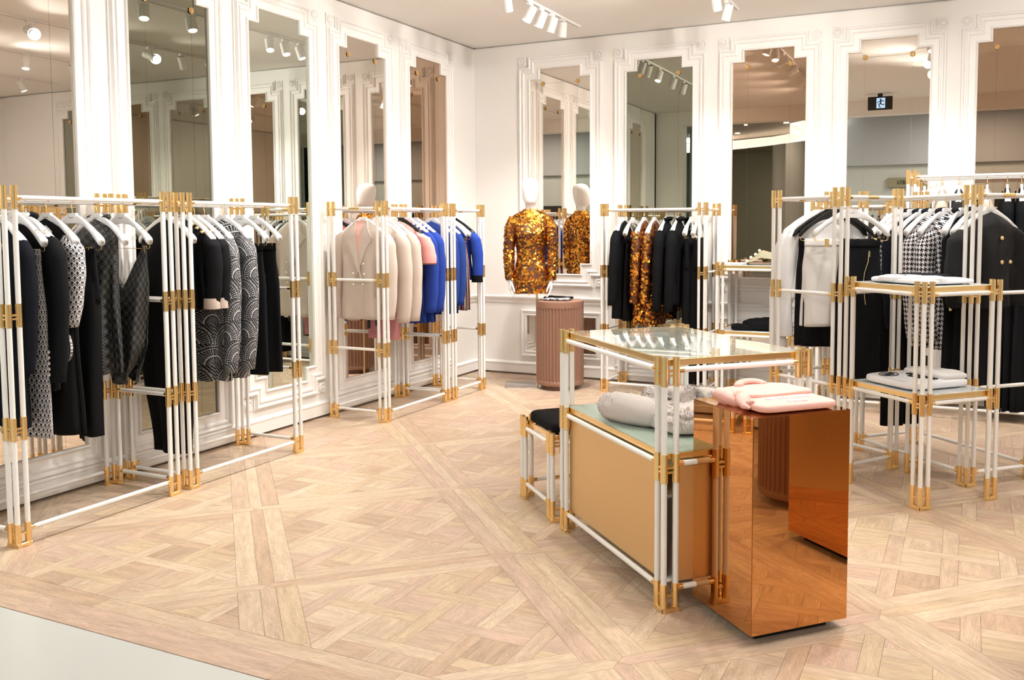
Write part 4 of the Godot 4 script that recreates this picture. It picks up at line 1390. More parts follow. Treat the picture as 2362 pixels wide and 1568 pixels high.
func hand_field(side: float) -> Callable:
	# hangs down along -y from the wrist at the origin, palm facing the body, thumb to the front
	var bones := []
	var kx := [0.026, 0.009, -0.008, -0.024]   # front to back along z
	var ln := [[0.032, 0.023, 0.017], [0.036, 0.026, 0.018], [0.033, 0.024, 0.017], [0.025, 0.018, 0.015]]
	for i in 4:
		var p := Vector3(0, -0.082 + absf(i - 1.2) * 0.004, kx[i])
		var ang := 0.18 + 0.06 * i
		for s in 3:
			var d := Vector3(-side * sin(ang), -cos(ang), 0.04 * (1.5 - i))
			var q: Vector3 = p + d * ln[i][s]
			bones.append([p, q, 0.0082 - s * 0.0008, 0.0076 - s * 0.0009])
			p = q
			ang += 0.26
	var th := Vector3(-side * 0.006, -0.028, 0.024)
	for e in [[Vector3(-side * 0.012, -0.026, 0.018), 0.011, 0.0095], [Vector3(-side * 0.010, -0.028, 0.006), 0.0095, 0.0085], [Vector3(-side * 0.006, -0.024, -0.003), 0.0085, 0.007]]:
		bones.append([th, th + e[0], e[1], e[2]])
		th += e[0]
	return func(p: Vector3) -> float:
		var v := 1.0
		var q := p * Vector3(1.55, 1, 1)
		v = capsule(q, Vector3(0, -0.012, 0.006), Vector3(0, -0.07, 0.012), 0.020, 0.024)
		v = smin(v, capsule(q, Vector3(0, -0.012, -0.006), Vector3(0, -0.07, -0.014), 0.019, 0.022), 0.012)
		v = smin(v, capsule(p, Vector3(0, 0.06, 0), Vector3(0, -0.01, 0), 0.027, 0.020), 0.012)
		for b in bones:
			v = smin(v, capsule(p, b[0], b[1], b[2], b[3]), 0.005)
		return v

func build_mannequin() -> void:
	var t := node("mannequin", "white faceless mannequin in a gold leaf sequin mini dress on a brass pole", "mannequin", Vector3(0.872, 0, 0.58), turn(24))
	var m := MB.new()
	# head, neck and shoulders in one turned surface, chin forward
	var secs := [[1.43, 0.12, 0.07, -0.005], [1.475, 0.115, 0.062, -0.008], [1.51, 0.075, 0.052, -0.01], [1.535, 0.053, 0.05, -0.008], [1.56, 0.0475, 0.048, -0.004], [1.585, 0.046, 0.048, 0.0], [1.597, 0.047, 0.057, 0.010], [1.606, 0.050, 0.070, 0.016], [1.62, 0.056, 0.080, 0.017], [1.65, 0.064, 0.089, 0.013], [1.69, 0.071, 0.095, 0.008], [1.73, 0.0745, 0.098, 0.004], [1.765, 0.073, 0.096, 0.0], [1.795, 0.064, 0.084, -0.004], [1.813, 0.047, 0.060, -0.006], [1.822, 0.024, 0.03, -0.006], [1.8245, 0.001, 0.001, -0.006]]
	var rows := []
	for s in secs:
		var row := PackedVector3Array()
		for j in 33:
			var a := TAU * j / 32
			row.append(Vector3(cos(a) * s[1], s[0], -sin(a) * s[2] + s[3]))
		rows.append(row)
	m.grid(rows, true)
	for side in [-1.0, 1.0]:
		m.path(PackedVector3Array([Vector3(side * 0.12, 1.47, 0), Vector3(side * 0.165, 1.40, 0), Vector3(side * 0.188, 1.2, -0.005), Vector3(side * 0.187, 1.08, 0.01), Vector3(side * 0.18, 0.93, 0.03)]), [0.04, 0.046, 0.038, 0.035, 0.025], 14)
		var h := MB.new()
		sdf_mesh(h, Vector3(-0.06, -0.185, -0.05), Vector3(0.06, 0.03, 0.062), 0.0042, hand_field(side))
		var B := Basis(Vector3.FORWARD, 0.06 * side) * Basis(Vector3.RIGHT, -0.12)
		var base := m.v.size()
		for i in h.v.size():
			m.vert(B * h.v[i] + Vector3(side * 0.178, 0.94, 0.03), B * h.n[i], Vector2.ZERO)
		for i in h.ix: m.ix.append(base + i)
	put("figure", m.mesh(), mt.mannequin, t)
	# dress
	var pr := [[1.548, 0.056, 0.05], [1.535, 0.07, 0.056], [1.515, 0.115, 0.062], [1.49, 0.155, 0.07], [1.43, 0.157, 0.084], [1.34, 0.143, 0.112], [1.22, 0.12, 0.092], [1.13, 0.114, 0.088], [1.03, 0.137, 0.106], [0.93, 0.151, 0.112], [0.826, 0.147, 0.106]]
	var at := func(u: float, tt: float) -> Vector3:
		var k := clampf(tt, 0, 0.9999) * (pr.size() - 1)
		var i := int(k); var s := k - i
		var y := lerpf(pr[i][0], pr[i + 1][0], s); var w := lerpf(pr[i][1], pr[i + 1][1], s); var d := lerpf(pr[i][2], pr[i + 1][2], s)
		var a := u * TAU
		var bust := 0.022 * exp(-pow((y - 1.35) / 0.06, 2.0)) * maxf(0.0, -sin(a)) * pow(absf(cos(a)), 0.4)
		return Vector3(cos(a) * w, y, -sin(a) * d + bust)
	var dr := MB.new()
	rows = []
	for i in 41:
		var row := PackedVector3Array()
		for j in 49: row.append(at.call(float(j) / 48.0, i / 40.0))
		rows.append(row)
	dr.grid(rows, true, [], true)
	var dress := put("dress", dr.mesh(), mt.sequin_base, t)
	var flipped := func(u: float, tt: float) -> Vector3: return at.call(u, tt)
	sequins(dress, flipped, 2600, 0.024, 77)
	for side in [-1.0, 1.0]:
		var arm := func(u: float, tt: float) -> Vector3:
			var p := [Vector3(side * 0.138, 1.488, 0), Vector3(side * 0.168, 1.40, 0), Vector3(side * 0.19, 1.2, -0.005), Vector3(side * 0.189, 1.08, 0.01), Vector3(side * 0.181, 0.945, 0.028)]
			var k := clampf(tt, 0, 0.9999) * 4.0
			var i := int(k); var s := k - i
			var c: Vector3 = p[i].lerp(p[i + 1], s)
			var rr := lerpf([0.046, 0.055, 0.046, 0.042, 0.035][i], [0.046, 0.055, 0.046, 0.042, 0.035][i + 1], s)
			return c + Vector3(cos(u * TAU) * rr, 0, -sin(u * TAU) * rr * 1.05)
		var sm := MB.new()
		rows = []
		for i in 21:
			var row := PackedVector3Array()
			for j in 21: row.append(arm.call(float(j) / 20.0, i / 20.0))
			rows.append(row)
		sm.grid(rows, true, [], true)
		var sv := put("sleeve", sm.mesh(), mt.sequin_base, dress)
		sequins(dress, arm, 700, 0.021, 80 + int(side))
	m = MB.new()
	m.tube(Vector3(0.052, 0.008, 0.03), Vector3(0.052, 0.95, 0.03), 0.0095, 14)
	put("pole", m.mesh(), mt.gold, t)
	m = MB.new()
	m.box(Vector3(-0.075, 0.004, -0.08), Vector3(0.32, 0.008, 0.32), Basis.IDENTITY, 0.001)
	put("base_plate", m.mesh(), mt.steel, t)

# ---------------------------------------------------------------- furniture
func copper_box(label: String, cx: float, cz: float, hx: float, hz: float, yaw: float) -> Node3D:
	var t := node("mirror_pedestal", label, "pedestal", Vector3(cx, 0, cz), turn(yaw), "copper mirror pedestals")
	var m := MB.new(); m.box(Vector3(0, 0.018, 0), Vector3(hx * 2 - 0.1, 0.036, hz * 2 - 0.1))
	put("plinth", m.mesh(), mt.black_edge, t)
	m = MB.new(); m.box(Vector3(0, 0.4035, 0), Vector3(hx * 2 - 0.004, 0.737 - 0.004, hz * 2 - 0.004))
	put("core", m.mesh(), mt.black_edge, t)
	var g := 0.0022
	for e in [[Vector3(0, 0.4035, hz - 0.003), Vector3(2 * hx - 2 * g, 0.737 - 2 * g, 0.006)], [Vector3(0, 0.4035, -hz + 0.003), Vector3(2 * hx - 2 * g, 0.737 - 2 * g, 0.006)], [Vector3(hx - 0.003, 0.4035, 0), Vector3(0.006, 0.737 - 2 * g, 2 * hz - 2 * g)], [Vector3(-hx + 0.003, 0.4035, 0), Vector3(0.006, 0.737 - 2 * g, 2 * hz - 2 * g)], [Vector3(0, 0.769, 0), Vector3(2 * hx - 2 * g, 0.006, 2 * hz - 2 * g)]]:
		m = MB.new(); m.box(e[0], e[1])
		put("mirror_face", m.mesh(), mt.copper, t)
	return t

func drum(label: String, x: float, z: float, h: float) -> void:
	var t := node("fluted_drum", label, "pedestal", Vector3(x, 0, z), Basis.IDENTITY, "fluted drum pedestals")
	put("drum_body", fluted(0.207, h - 0.04, 44), mt.drum, t).position = Vector3(0, 0.04, 0)
	var m := MB.new(); m.lathe([Vector2(0.15, 0), Vector2(0.15, 0.03), Vector2(0.165, 0.042)], Vector3.ZERO, 40)
	put("plinth", m.mesh(), mt.drum, t)

func build_furniture() -> void:
	# glass topped display table, turned 44 degrees
	var t := node("display_table", "white and brass display table with a glass top and gold panelled base", "table", Vector3(3.198, 0, 4.01), turn(-44.1))
	frame(t, 0.486, 0.31, 0.933, [0.478, 0.829], [[0.886, "fblr"], [0.545, "fblr"], [0.088, "fblr"]], 0.105, 0.104)
	shelf_board(t, 0.486, 0.31, 0.925, "glass", "glass_top", 0.008, 0.024)
	shelf_board(t, 0.486, 0.31, 0.582, "ribbed", "ribbed_glass_shelf", 0.01, 0.022)
	var m := MB.new()
	for i in 58:
		m.box(Vector3(0, 0.5835, -0.278 + i * 0.0097), Vector3(0.92, 0.004, 0.005), Basis.IDENTITY, 0.0015)
	put("glass_ribs", m.mesh(), mt.ribbed, t).set_meta("kind", "stuff")
	var px := 0.486 - 0.022; var pz := 0.31 - 0.022
	for e in [["gold_panel", Vector3(0, 0.315, pz), Vector3(2 * px - 0.05, 0.43, 0.012)], ["gold_panel", Vector3(0, 0.315, -pz), Vector3(2 * px - 0.05, 0.43, 0.012)], ["gold_panel", Vector3(px, 0.315, 0), Vector3(0.012, 0.43, 2 * pz - 0.05)], ["gold_panel", Vector3(-px, 0.315, 0), Vector3(0.012, 0.43, 2 * pz - 0.05)]]:
		m = MB.new(); m.box(e[1], e[2], Basis.IDENTITY, 0.003)
		put(e[0], m.mesh(), mt.gold_sheet, t)
	m = MB.new(); m.box(Vector3(0, 0.105, 0), Vector3(2 * px, 0.012, 2 * pz), Basis.IDENTITY, 0.002)
	put("base_board", m.mesh(), mt.tube, t)
	m = MB.new(); m.box(Vector3(0, 0.532, 0), Vector3(2 * px, 0.006, 2 * pz), Basis.IDENTITY, 0.002)
	put("cabinet_top", m.mesh(), mt.gold_sheet, t)
	# bench
	t = node("bench", "low white and brass stool with a black velvet cushion beside the glass table", "stool", Vector3(2.552, 0, 3.517), turn(-45))
	frame(t, 0.22, 0.22, 0.43, [0.327], [[0.372, "fblr"], [0.085, "fblr", "lb"]], 0.105, 0.103)
	for e in [[Vector3(0, 0.4, 0.203), Vector3(0.4, 0.02, 0.006)], [Vector3(0, 0.4, -0.203), Vector3(0.4, 0.02, 0.006)], [Vector3(0.203, 0.4, 0), Vector3(0.006, 0.02, 0.4)], [Vector3(-0.203, 0.4, 0), Vector3(0.006, 0.02, 0.4)]]:
		m = MB.new(); m.box(e[0], e[1], Basis.IDENTITY, 0.001)
		put("edge_strip", m.mesh(), mt.gold, t)
	put("cushion", pillow(0.4, 0.4, 0.075, 0.1, 6, 0.22), mt.velvet, t).position = Vector3(0, 0.395, 0)
	# marble shelf unit in front of the houndstooth rack
	t = node("shelf_unit", "white and brass unit with two marble shelves holding folded white sweatshirts", "shelf", Vector3(4.0835, 0, 2.5425), turn(-43.1))
	frame(t, 0.2745, 0.245, 1.127, [0.47, 1.02], [[1.062, "fblr"], [0.527, "fblr"]], 0.115, 0.106)
	shelf_board(t, 0.2745, 0.245, 1.1, "marble", "marble_shelf", 0.014, 0.026)
	shelf_board(t, 0.2745, 0.245, 0.565, "marble", "marble_shelf", 0.014, 0.026)
	# low shelf against the back wall
	t = node("shelf_unit", "low white and brass marble shelf against the back wall with an olive bag on top", "shelf", Vector3(2.81, 0, 0.295), Basis.IDENTITY)
	frame(t, 0.31, 0.235, 1.115, [0.47, 1.01], [[1.055, "fblr"], [0.53, "fblr"], [0.076, "fb"]], 0.105, 0.104)
	shelf_board(t, 0.31, 0.235, 1.09, "marble", "marble_shelf", 0.014, 0.024)
	shelf_board(t, 0.31, 0.235, 0.565, "marble", "marble_shelf", 0.014, 0.024)
	copper_box("copper mirror pedestal with a folded blush shirt on top", 3.6775, 4.443, 0.185, 0.198, -43.0)
	copper_box("bare copper mirror pedestal standing opposite the one with the blush shirt", 4.82, 4.44, 0.19, 0.195, -45.0)
	drum("brown fluted drum beside the mannequin with a printed scarf on top", 1.117, 0.51, 0.765)
	drum("brown fluted drum near the bare copper pedestal", 5.43, 4.72, 0.9)

# ---------------------------------------------------------------- folded goods
func build_folded() -> void:
	# blush shirt on the copper pedestal: text runs along the edge facing the shop entrance
	var B := turn(-43.0)
	var o := Vector3(3.6775, 0.7725, 4.443)
	var t := node("folded_shirt", "folded blush pink shirt with white capital lettering on the copper pedestal", "shirt", o, B)
	put("folded_body", pillow(0.30, 0.315, 0.036, 0.12, 21, 0.2), mt.blush, t).position = Vector3(0.018, 0, -0.01)
	put("folded_back", pillow(0.19, 0.28, 0.02, 0.5, 22, 0.3), mt.blush, t).position = Vector3(-0.045, 0.03, -0.02)
	var m := MB.new()
	var pts := PackedVector3Array()
	for i in 15:
		var a := PI * i / 14.0
		pts.append(Vector3(-0.105 - 0.03 * sin(a), 0.047 + 0.012 * sin(a), 0.055 * cos(a)))
	m.path(pts, 0.011, 8, 1.6)
	put("neckband", m.mesh(), mt.blush, t)
	for s in [[0.125, 0.2], [0.14, -0.1]]:
		m = MB.new()
		pts = PackedVector3Array()
		for i in 12: pts.append(Vector3(-0.11 + 0.21 * i / 11.0, 0.026 + 0.012 * sin(i * 1.1 + s[1] * 9.0), s[0] + 0.02 * sin(i * 0.8)))
		m.path(pts, [0.006, 0.016, 0.021, 0.024, 0.024, 0.023, 0.022, 0.021, 0.02, 0.017, 0.012, 0.005], 10, 1.3)
		put("sleeve_fold", m.mesh(), mt.blush, t)
	var TB := Basis(Vector3(0, 0, -1), Vector3(-1, 0, 0), Vector3(0, 1, 0))
	text(t, "lettering", "BALMAIN", 0.00105, "white_cloth", Transform3D(TB * Basis(Vector3.RIGHT, 0.0), Vector3(0.088, 0.0365, -0.012)), "Droid Sans", 0.006)
	text(t, "lettering", "PARIS", 0.00075, "white_cloth", Transform3D(TB * Basis(Vector3.RIGHT, 0.06), Vector3(0.138, 0.0345, -0.012)), "Droid Sans", 0.007)
	# sweatshirts on the marble unit
	var HB := turn(-43.1)
	t = node("folded_sweatshirt", "folded white sweatshirt with black logo lettering on the lower marble shelf", "sweatshirt", Transform3D(HB, Vector3(4.0835, 0.566, 2.5425)) * Vector3(-0.01, 0, 0.0), HB)
	put("folded_body", pillow(0.37, 0.40, 0.05, 0.1, 31, 0.3), mt.white_cloth, t).position = Vector3(0.0, 0, 0.01)
	put("folded_back", pillow(0.30, 0.2, 0.035, 0.5, 32, 0.4), mt.white_cloth_b, t).position = Vector3(0.02, 0.04, -0.1)
	var XB := Basis(Vector3(1, 0, 0), Vector3(0, 0, -1), Vector3(0, 1, 0))
	m = MB.new()
	var ring_pts := PackedVector3Array()
	for i in 41: ring_pts.append(Vector3(cos(TAU * i / 40) * 0.048, 0, sin(TAU * i / 40) * 0.048))
	m.path(ring_pts, 0.0022, 6, 1.0, false)
	put("logo_ring", m.mesh(), mt.ink, t).transform = Transform3D(Basis(Vector3.RIGHT, 0.06), Vector3(-0.06, 0.052, 0.135))
	text(t, "logo_letter", "B", 0.0019, "ink", Transform3D(Basis(Vector3.RIGHT, 0.06) * XB, Vector3(-0.06, 0.052, 0.135)), "Droid Serif", 0.003)
	text(t, "lettering", "PARIS", 0.00085, "ink", Transform3D(XB, Vector3(0.06, 0.0525, 0.075)), "Droid Sans", 0.005)
	text(t, "lettering", "BALMAIN", 0.00115, "ink", Transform3D(XB, Vector3(0.06, 0.053, 0.03)), "Droid Sans", 0.006)
	t = node("folded_sweatshirt", "folded white and navy sweatshirt on the upper marble shelf", "sweatshirt", Vector3(4.0835, 1.101, 2.5425), HB)
	put("folded_body", pillow(0.42, 0.36, 0.03, 0.35, 33, 0.3), mt.white_cloth, t)
	put("navy_panel", pillow(0.26, 0.33, 0.03, 0.5, 34, 0.4), mt.navy, t).transform = Transform3D(turn(20), Vector3(-0.04, 0.013, -0.01))
	put("white_sleeve", pillow(0.34, 0.13, 0.034, 0.4, 35, 0.5), mt.white_cloth, t).transform = Transform3D(turn(24), Vector3(0.05, 0.008, 0.10))
	# black knit and olive bag on the low shelf
	t = node("folded_sweater", "black folded sweater on the lower marble shelf by the back wall", "sweater", Vector3(2.86, 0.566, 0.32))
	put("folded_body", pillow(0.38, 0.28, 0.085, 0.5, 41, 0.5), mt.black, t)
	put("sleeve_fold", pillow(0.20, 0.12, 0.05, 0.6, 42, 0.6), mt.black, t).transform = Transform3D(turn(18), Vector3(-0.17, 0, 0.1))
	t = node("clutch_bag", "olive leather bag trimmed with large pearls on the low shelf", "bag", Vector3(2.86, 1.091, 0.33), turn(6))
	m = MB.new()
	var prof := PackedVector2Array([Vector2(-0.165, 0.012), Vector2(-0.15, 0.0), Vector2(0.17, 0.0), Vector2(0.178, 0.02), Vector2(0.16, 0.055), Vector2(0.05, 0.092), Vector2(-0.035, 0.115), Vector2(-0.065, 0.105), Vector2(-0.085, 0.075), Vector2(-0.15, 0.04)])
	var rws := []
	for k in 9:
		var z := lerpf(-0.08, 0.08, k / 8.0)
		var s := pow(1.0 - pow(absf(z) / 0.085, 3.0), 0.4)
		var row := PackedVector3Array()
		for i in prof.size() + 1:
			var p := prof[i % prof.size()]
			row.append(Vector3(p.x * (0.9 + 0.1 * s), p.y * s, z))
		rws.append(row)
	m.grid(rws, true)
	put("bag_body", m.mesh(), mt.olive, t)
	m = MB.new(); m.box(Vector3(-0.06, 0.006, 0.03), Vector3(0.2, 0.012, 0.15), Basis.IDENTITY, 0.004)
	var card := put("display_card", m.mesh(), mt.white_cloth)
	card.position = Vector3(2.64, 1.091, 0.30); tag(card, "small white card lying on the low marble shelf beside the olive bag", "card")
	buttons(t, [Vector3(-0.155, 0.03, 0.065), Vector3(-0.125, 0.058, 0.055), Vector3(-0.09, 0.082, 0.05), Vector3(-0.06, 0.112, 0.04), Vector3(0.05, 0.105, -0.03), Vector3(0.11, 0.05, 0.075)], 0.013, "pearl")
	# scarf on the drum
	t = node("folded_scarf", "folded black and white printed scarf on the brown drum by the mannequin", "scarf", Vector3(1.10, 0.766, 0.53), turn(12))
	put("folded_body", pillow(0.23, 0.17, 0.022, 0.5, 51, 0.3), mt.scarf, t)
	put("black_border", pillow(0.26, 0.08, 0.028, 0.6, 52, 0.4), mt.black, t).position = Vector3(0.0, 0.004, -0.06)
	# furry jacket lying on the ribbed glass shelf
	t = node("fur_jacket", "ivory shaggy jacket with gold buttons lying on the ribbed glass shelf", "jacket", Vector3(3.198, 0.5855, 4.01), turn(-44.1))
	var parts := [["jacket_body", 0.46, 0.42, 0.075, Vector3(0.08, 0, -0.03), 61, 0.4], ["collar", 0.12, 0.24, 0.08, Vector3(-0.09, 0.045, -0.03), 62, 0.7], ["front_panel", 0.2, 0.22, 0.06, Vector3(0.19, 0.035, 0.03), 63, 0.5], ["far_sleeve", 0.26, 0.12, 0.08, Vector3(-0.06, 0.025, -0.22), 64, 0.7]]
	for p in parts:
		put(p[0], pillow(p[1], p[2], p[3], 0.5, p[5], p[6]), mt.ivory_fur, t).position = p[4]
	m = MB.new()
	m.path(PackedVector3Array([Vector3(0.16, 0.05, 0.08), Vector3(0.09, 0.062, 0.16), Vector3(0.01, 0.066, 0.212), Vector3(-0.07, 0.064, 0.236), Vector3(-0.13, 0.056, 0.243), Vector3(-0.15, 0.05, 0.244)]), [0.04, 0.06, 0.064, 0.062, 0.054, 0.03], 16)
	put("near_sleeve", m.mesh(), mt.ivory_fur, t)
	m = MB.new(); m.box(Vector3(-0.03, 0.084, 0.02), Vector3(0.03, 0.005, 0.04), Basis(Vector3.BACK, 0.3), 0.002)
	put("size_label", m.mesh(), mt.tag_black, t)
	buttons(t, [Vector3(0.13, 0.093, 0.06), Vector3(0.16, 0.095, -0.04), Vector3(0.22, 0.096, 0.06), Vector3(0.24, 0.095, -0.03), Vector3(0.19, 0.097, 0.09)], 0.008, "gold_button", Vector3(0, 1, 0.2))
	var strands := func(rg: RandomNumberGenerator) -> Array:
		var which := rg.randi() % 5
		if which == 4:
			var u := rg.randf(); var a := rg.randf() * TAU
			var c := Vector3(0.14, 0.055, 0.11).lerp(Vector3(-0.14, 0.055, 0.25), u) + Vector3(0, 0.012 * sin(u * PI), 0.03 * sin(u * PI))
			var nn := Vector3(0.3 * cos(a), sin(a), 0.9 * cos(a)).normalized()
			return [c + nn * (0.058 if u < 0.85 else 0.05), nn]
		var p: Array = parts[which]
		var a := rg.randf() * TAU; var el := rg.randf() * 1.4
		var cx := signf(cos(a)) * pow(absf(cos(a)), p[6]); var cz := signf(sin(a)) * pow(absf(sin(a)), p[6])
		var ss := pow(cos(el), 0.42)
		var nn := Vector3(cx * cos(el), sin(el) + 0.1, cz * cos(el)).normalized()
		return [p[4] + Vector3(cx * ss * p[1] * 0.5, p[3] * (0.5 + 0.5 * pow(maxf(sin(el), 0.0), 0.5)), cz * ss * p[2] * 0.5), nn]
	fur(t, "fur_strands", "ivory_fur", strands, 9000, 0.011, 66)
	# exit sign under the ceiling near the entrance
	t = node("exit_sign", "dark exit sign box with a lit running figure hanging near the shop entrance", "sign", Vector3(3.24, 2.985, 5.0))
	m = MB.new(); m.box(Vector3.ZERO, Vector3(0.3, 0.17, 0.045), Basis.IDENTITY, 0.004); m.box(Vector3(0, 0.105, 0), Vector3(0.06, 0.045, 0.03))
	put("sign_box", m.mesh(), mt.mall_dark, t)
	m = MB.new(); m.box(Vector3(0.01, 0, -0.0235), Vector3(0.105, 0.13, 0.003))
	put("sign_glow", m.mesh(), mt.exit_glow, t)
	m = MB.new()
	var o2 := Vector3(0.01, 0, -0.0255)
	m.tube(o2 + Vector3(-0.004, 0.045, 0), o2 + Vector3(-0.004, 0.045, -0.002), 0.0105, 14)
	for q in [[Vector2(-0.003, 0.034), Vector2(0.004, -0.006), 0.017], [Vector2(-0.002, 0.028), Vector2(0.03, 0.016), 0.009], [Vector2(0.03, 0.016), Vector2(0.038, 0.0), 0.008], [Vector2(-0.002, 0.028), Vector2(-0.028, 0.03), 0.009], [Vector2(-0.028, 0.03), Vector2(-0.04, 0.018), 0.008], [Vector2(0.004, -0.006), Vector2(-0.02, -0.024), 0.012], [Vector2(-0.02, -0.024), Vector2(-0.043, -0.02), 0.01], [Vector2(0.004, -0.006), Vector2(0.024, -0.022), 0.012], [Vector2(0.024, -0.022), Vector2(0.012, -0.052), 0.01], [Vector2(0.012, -0.052), Vector2(0.002, -0.054), 0.009]]:
		var a: Vector2 = q[0]; var b: Vector2 = q[1]; var wq: float = q[2]; var dd: Vector2 = (b - a).normalized() * (wq * 0.3); var nn: Vector2 = Vector2(-dd.y, dd.x).normalized() * wq * 0.5
		m.prism(PackedVector2Array([a - dd - nn, b + dd - nn, b + dd + nn, a - dd + nn]), o2, Vector3(-1, 0, 0), Vector3.UP, 0.002)
	put("running_figure", m.mesh(), mt.mall_dark, t)

# ---------------------------------------------------------------- hanging goods
func hung(rack: Node3D, along: String, at: float, H: float, what: String, clips := 0.0, dark := false, yaw := 0.0, swing := 0.0) -> Transform3D:
	var tr := xf(rack, along, at, H, yaw, swing)
	hanger(tr, ("black" if dark else "white") + " hanger holding the " + what, clips, dark)
	return tr

func seq_dress(tr: Transform3D, label: String, seed_: int) -> void:
	var o := {"name": "dress", "cat": "dress", "len": 0.88, "sh": 0.195, "sleeve": 0.6, "seed": seed_, "r1": 0.042, "flat": 0.8, "d": 0.06, "group": "gold sequin dresses on the rack"}
	var t := jacket(tr, label, "sequin_base", o)
	var prof := [Vector3(0, 0.195, 0.016), Vector3(0.12, 0.181, 0.054), Vector3(0.5, 0.156, 0.06), Vector3(1, 0.179, 0.063)]
	var f := func(u: float, tt: float) -> Vector3:
		var ph := -u * TAU
		var wd := lerp_prof(prof, tt)
		var x := wd.x * signf(cos(ph)) * pow(absf(cos(ph)), 0.72)
		var top := -0.088 - 0.105 * pow(absf(x) / 0.195, 1.25)
		return Vector3(x, lerpf(top, -0.968, tt), (wd.y + 0.008) * signf(sin(ph)) * pow(absf(sin(ph)), 0.85))
	sequins(t, f, 1300, 0.025, seed_)
	for s in [-1.0, 1.0]:
		var g := func(u: float, tt: float) -> Vector3:
			var a := -u * TAU
			var r := lerpf(0.06, 0.042, tt) + 0.002
			return Vector3(s * (0.173 + 0.02 * tt + 0.02 * sin(tt * PI)) + cos(a) * r, -0.181 - 0.6 * tt, 0.02 * tt * tt + sin(a) * r * 0.8)
		sequins(t, g, 480, 0.023, seed_ + 5 + int(s))

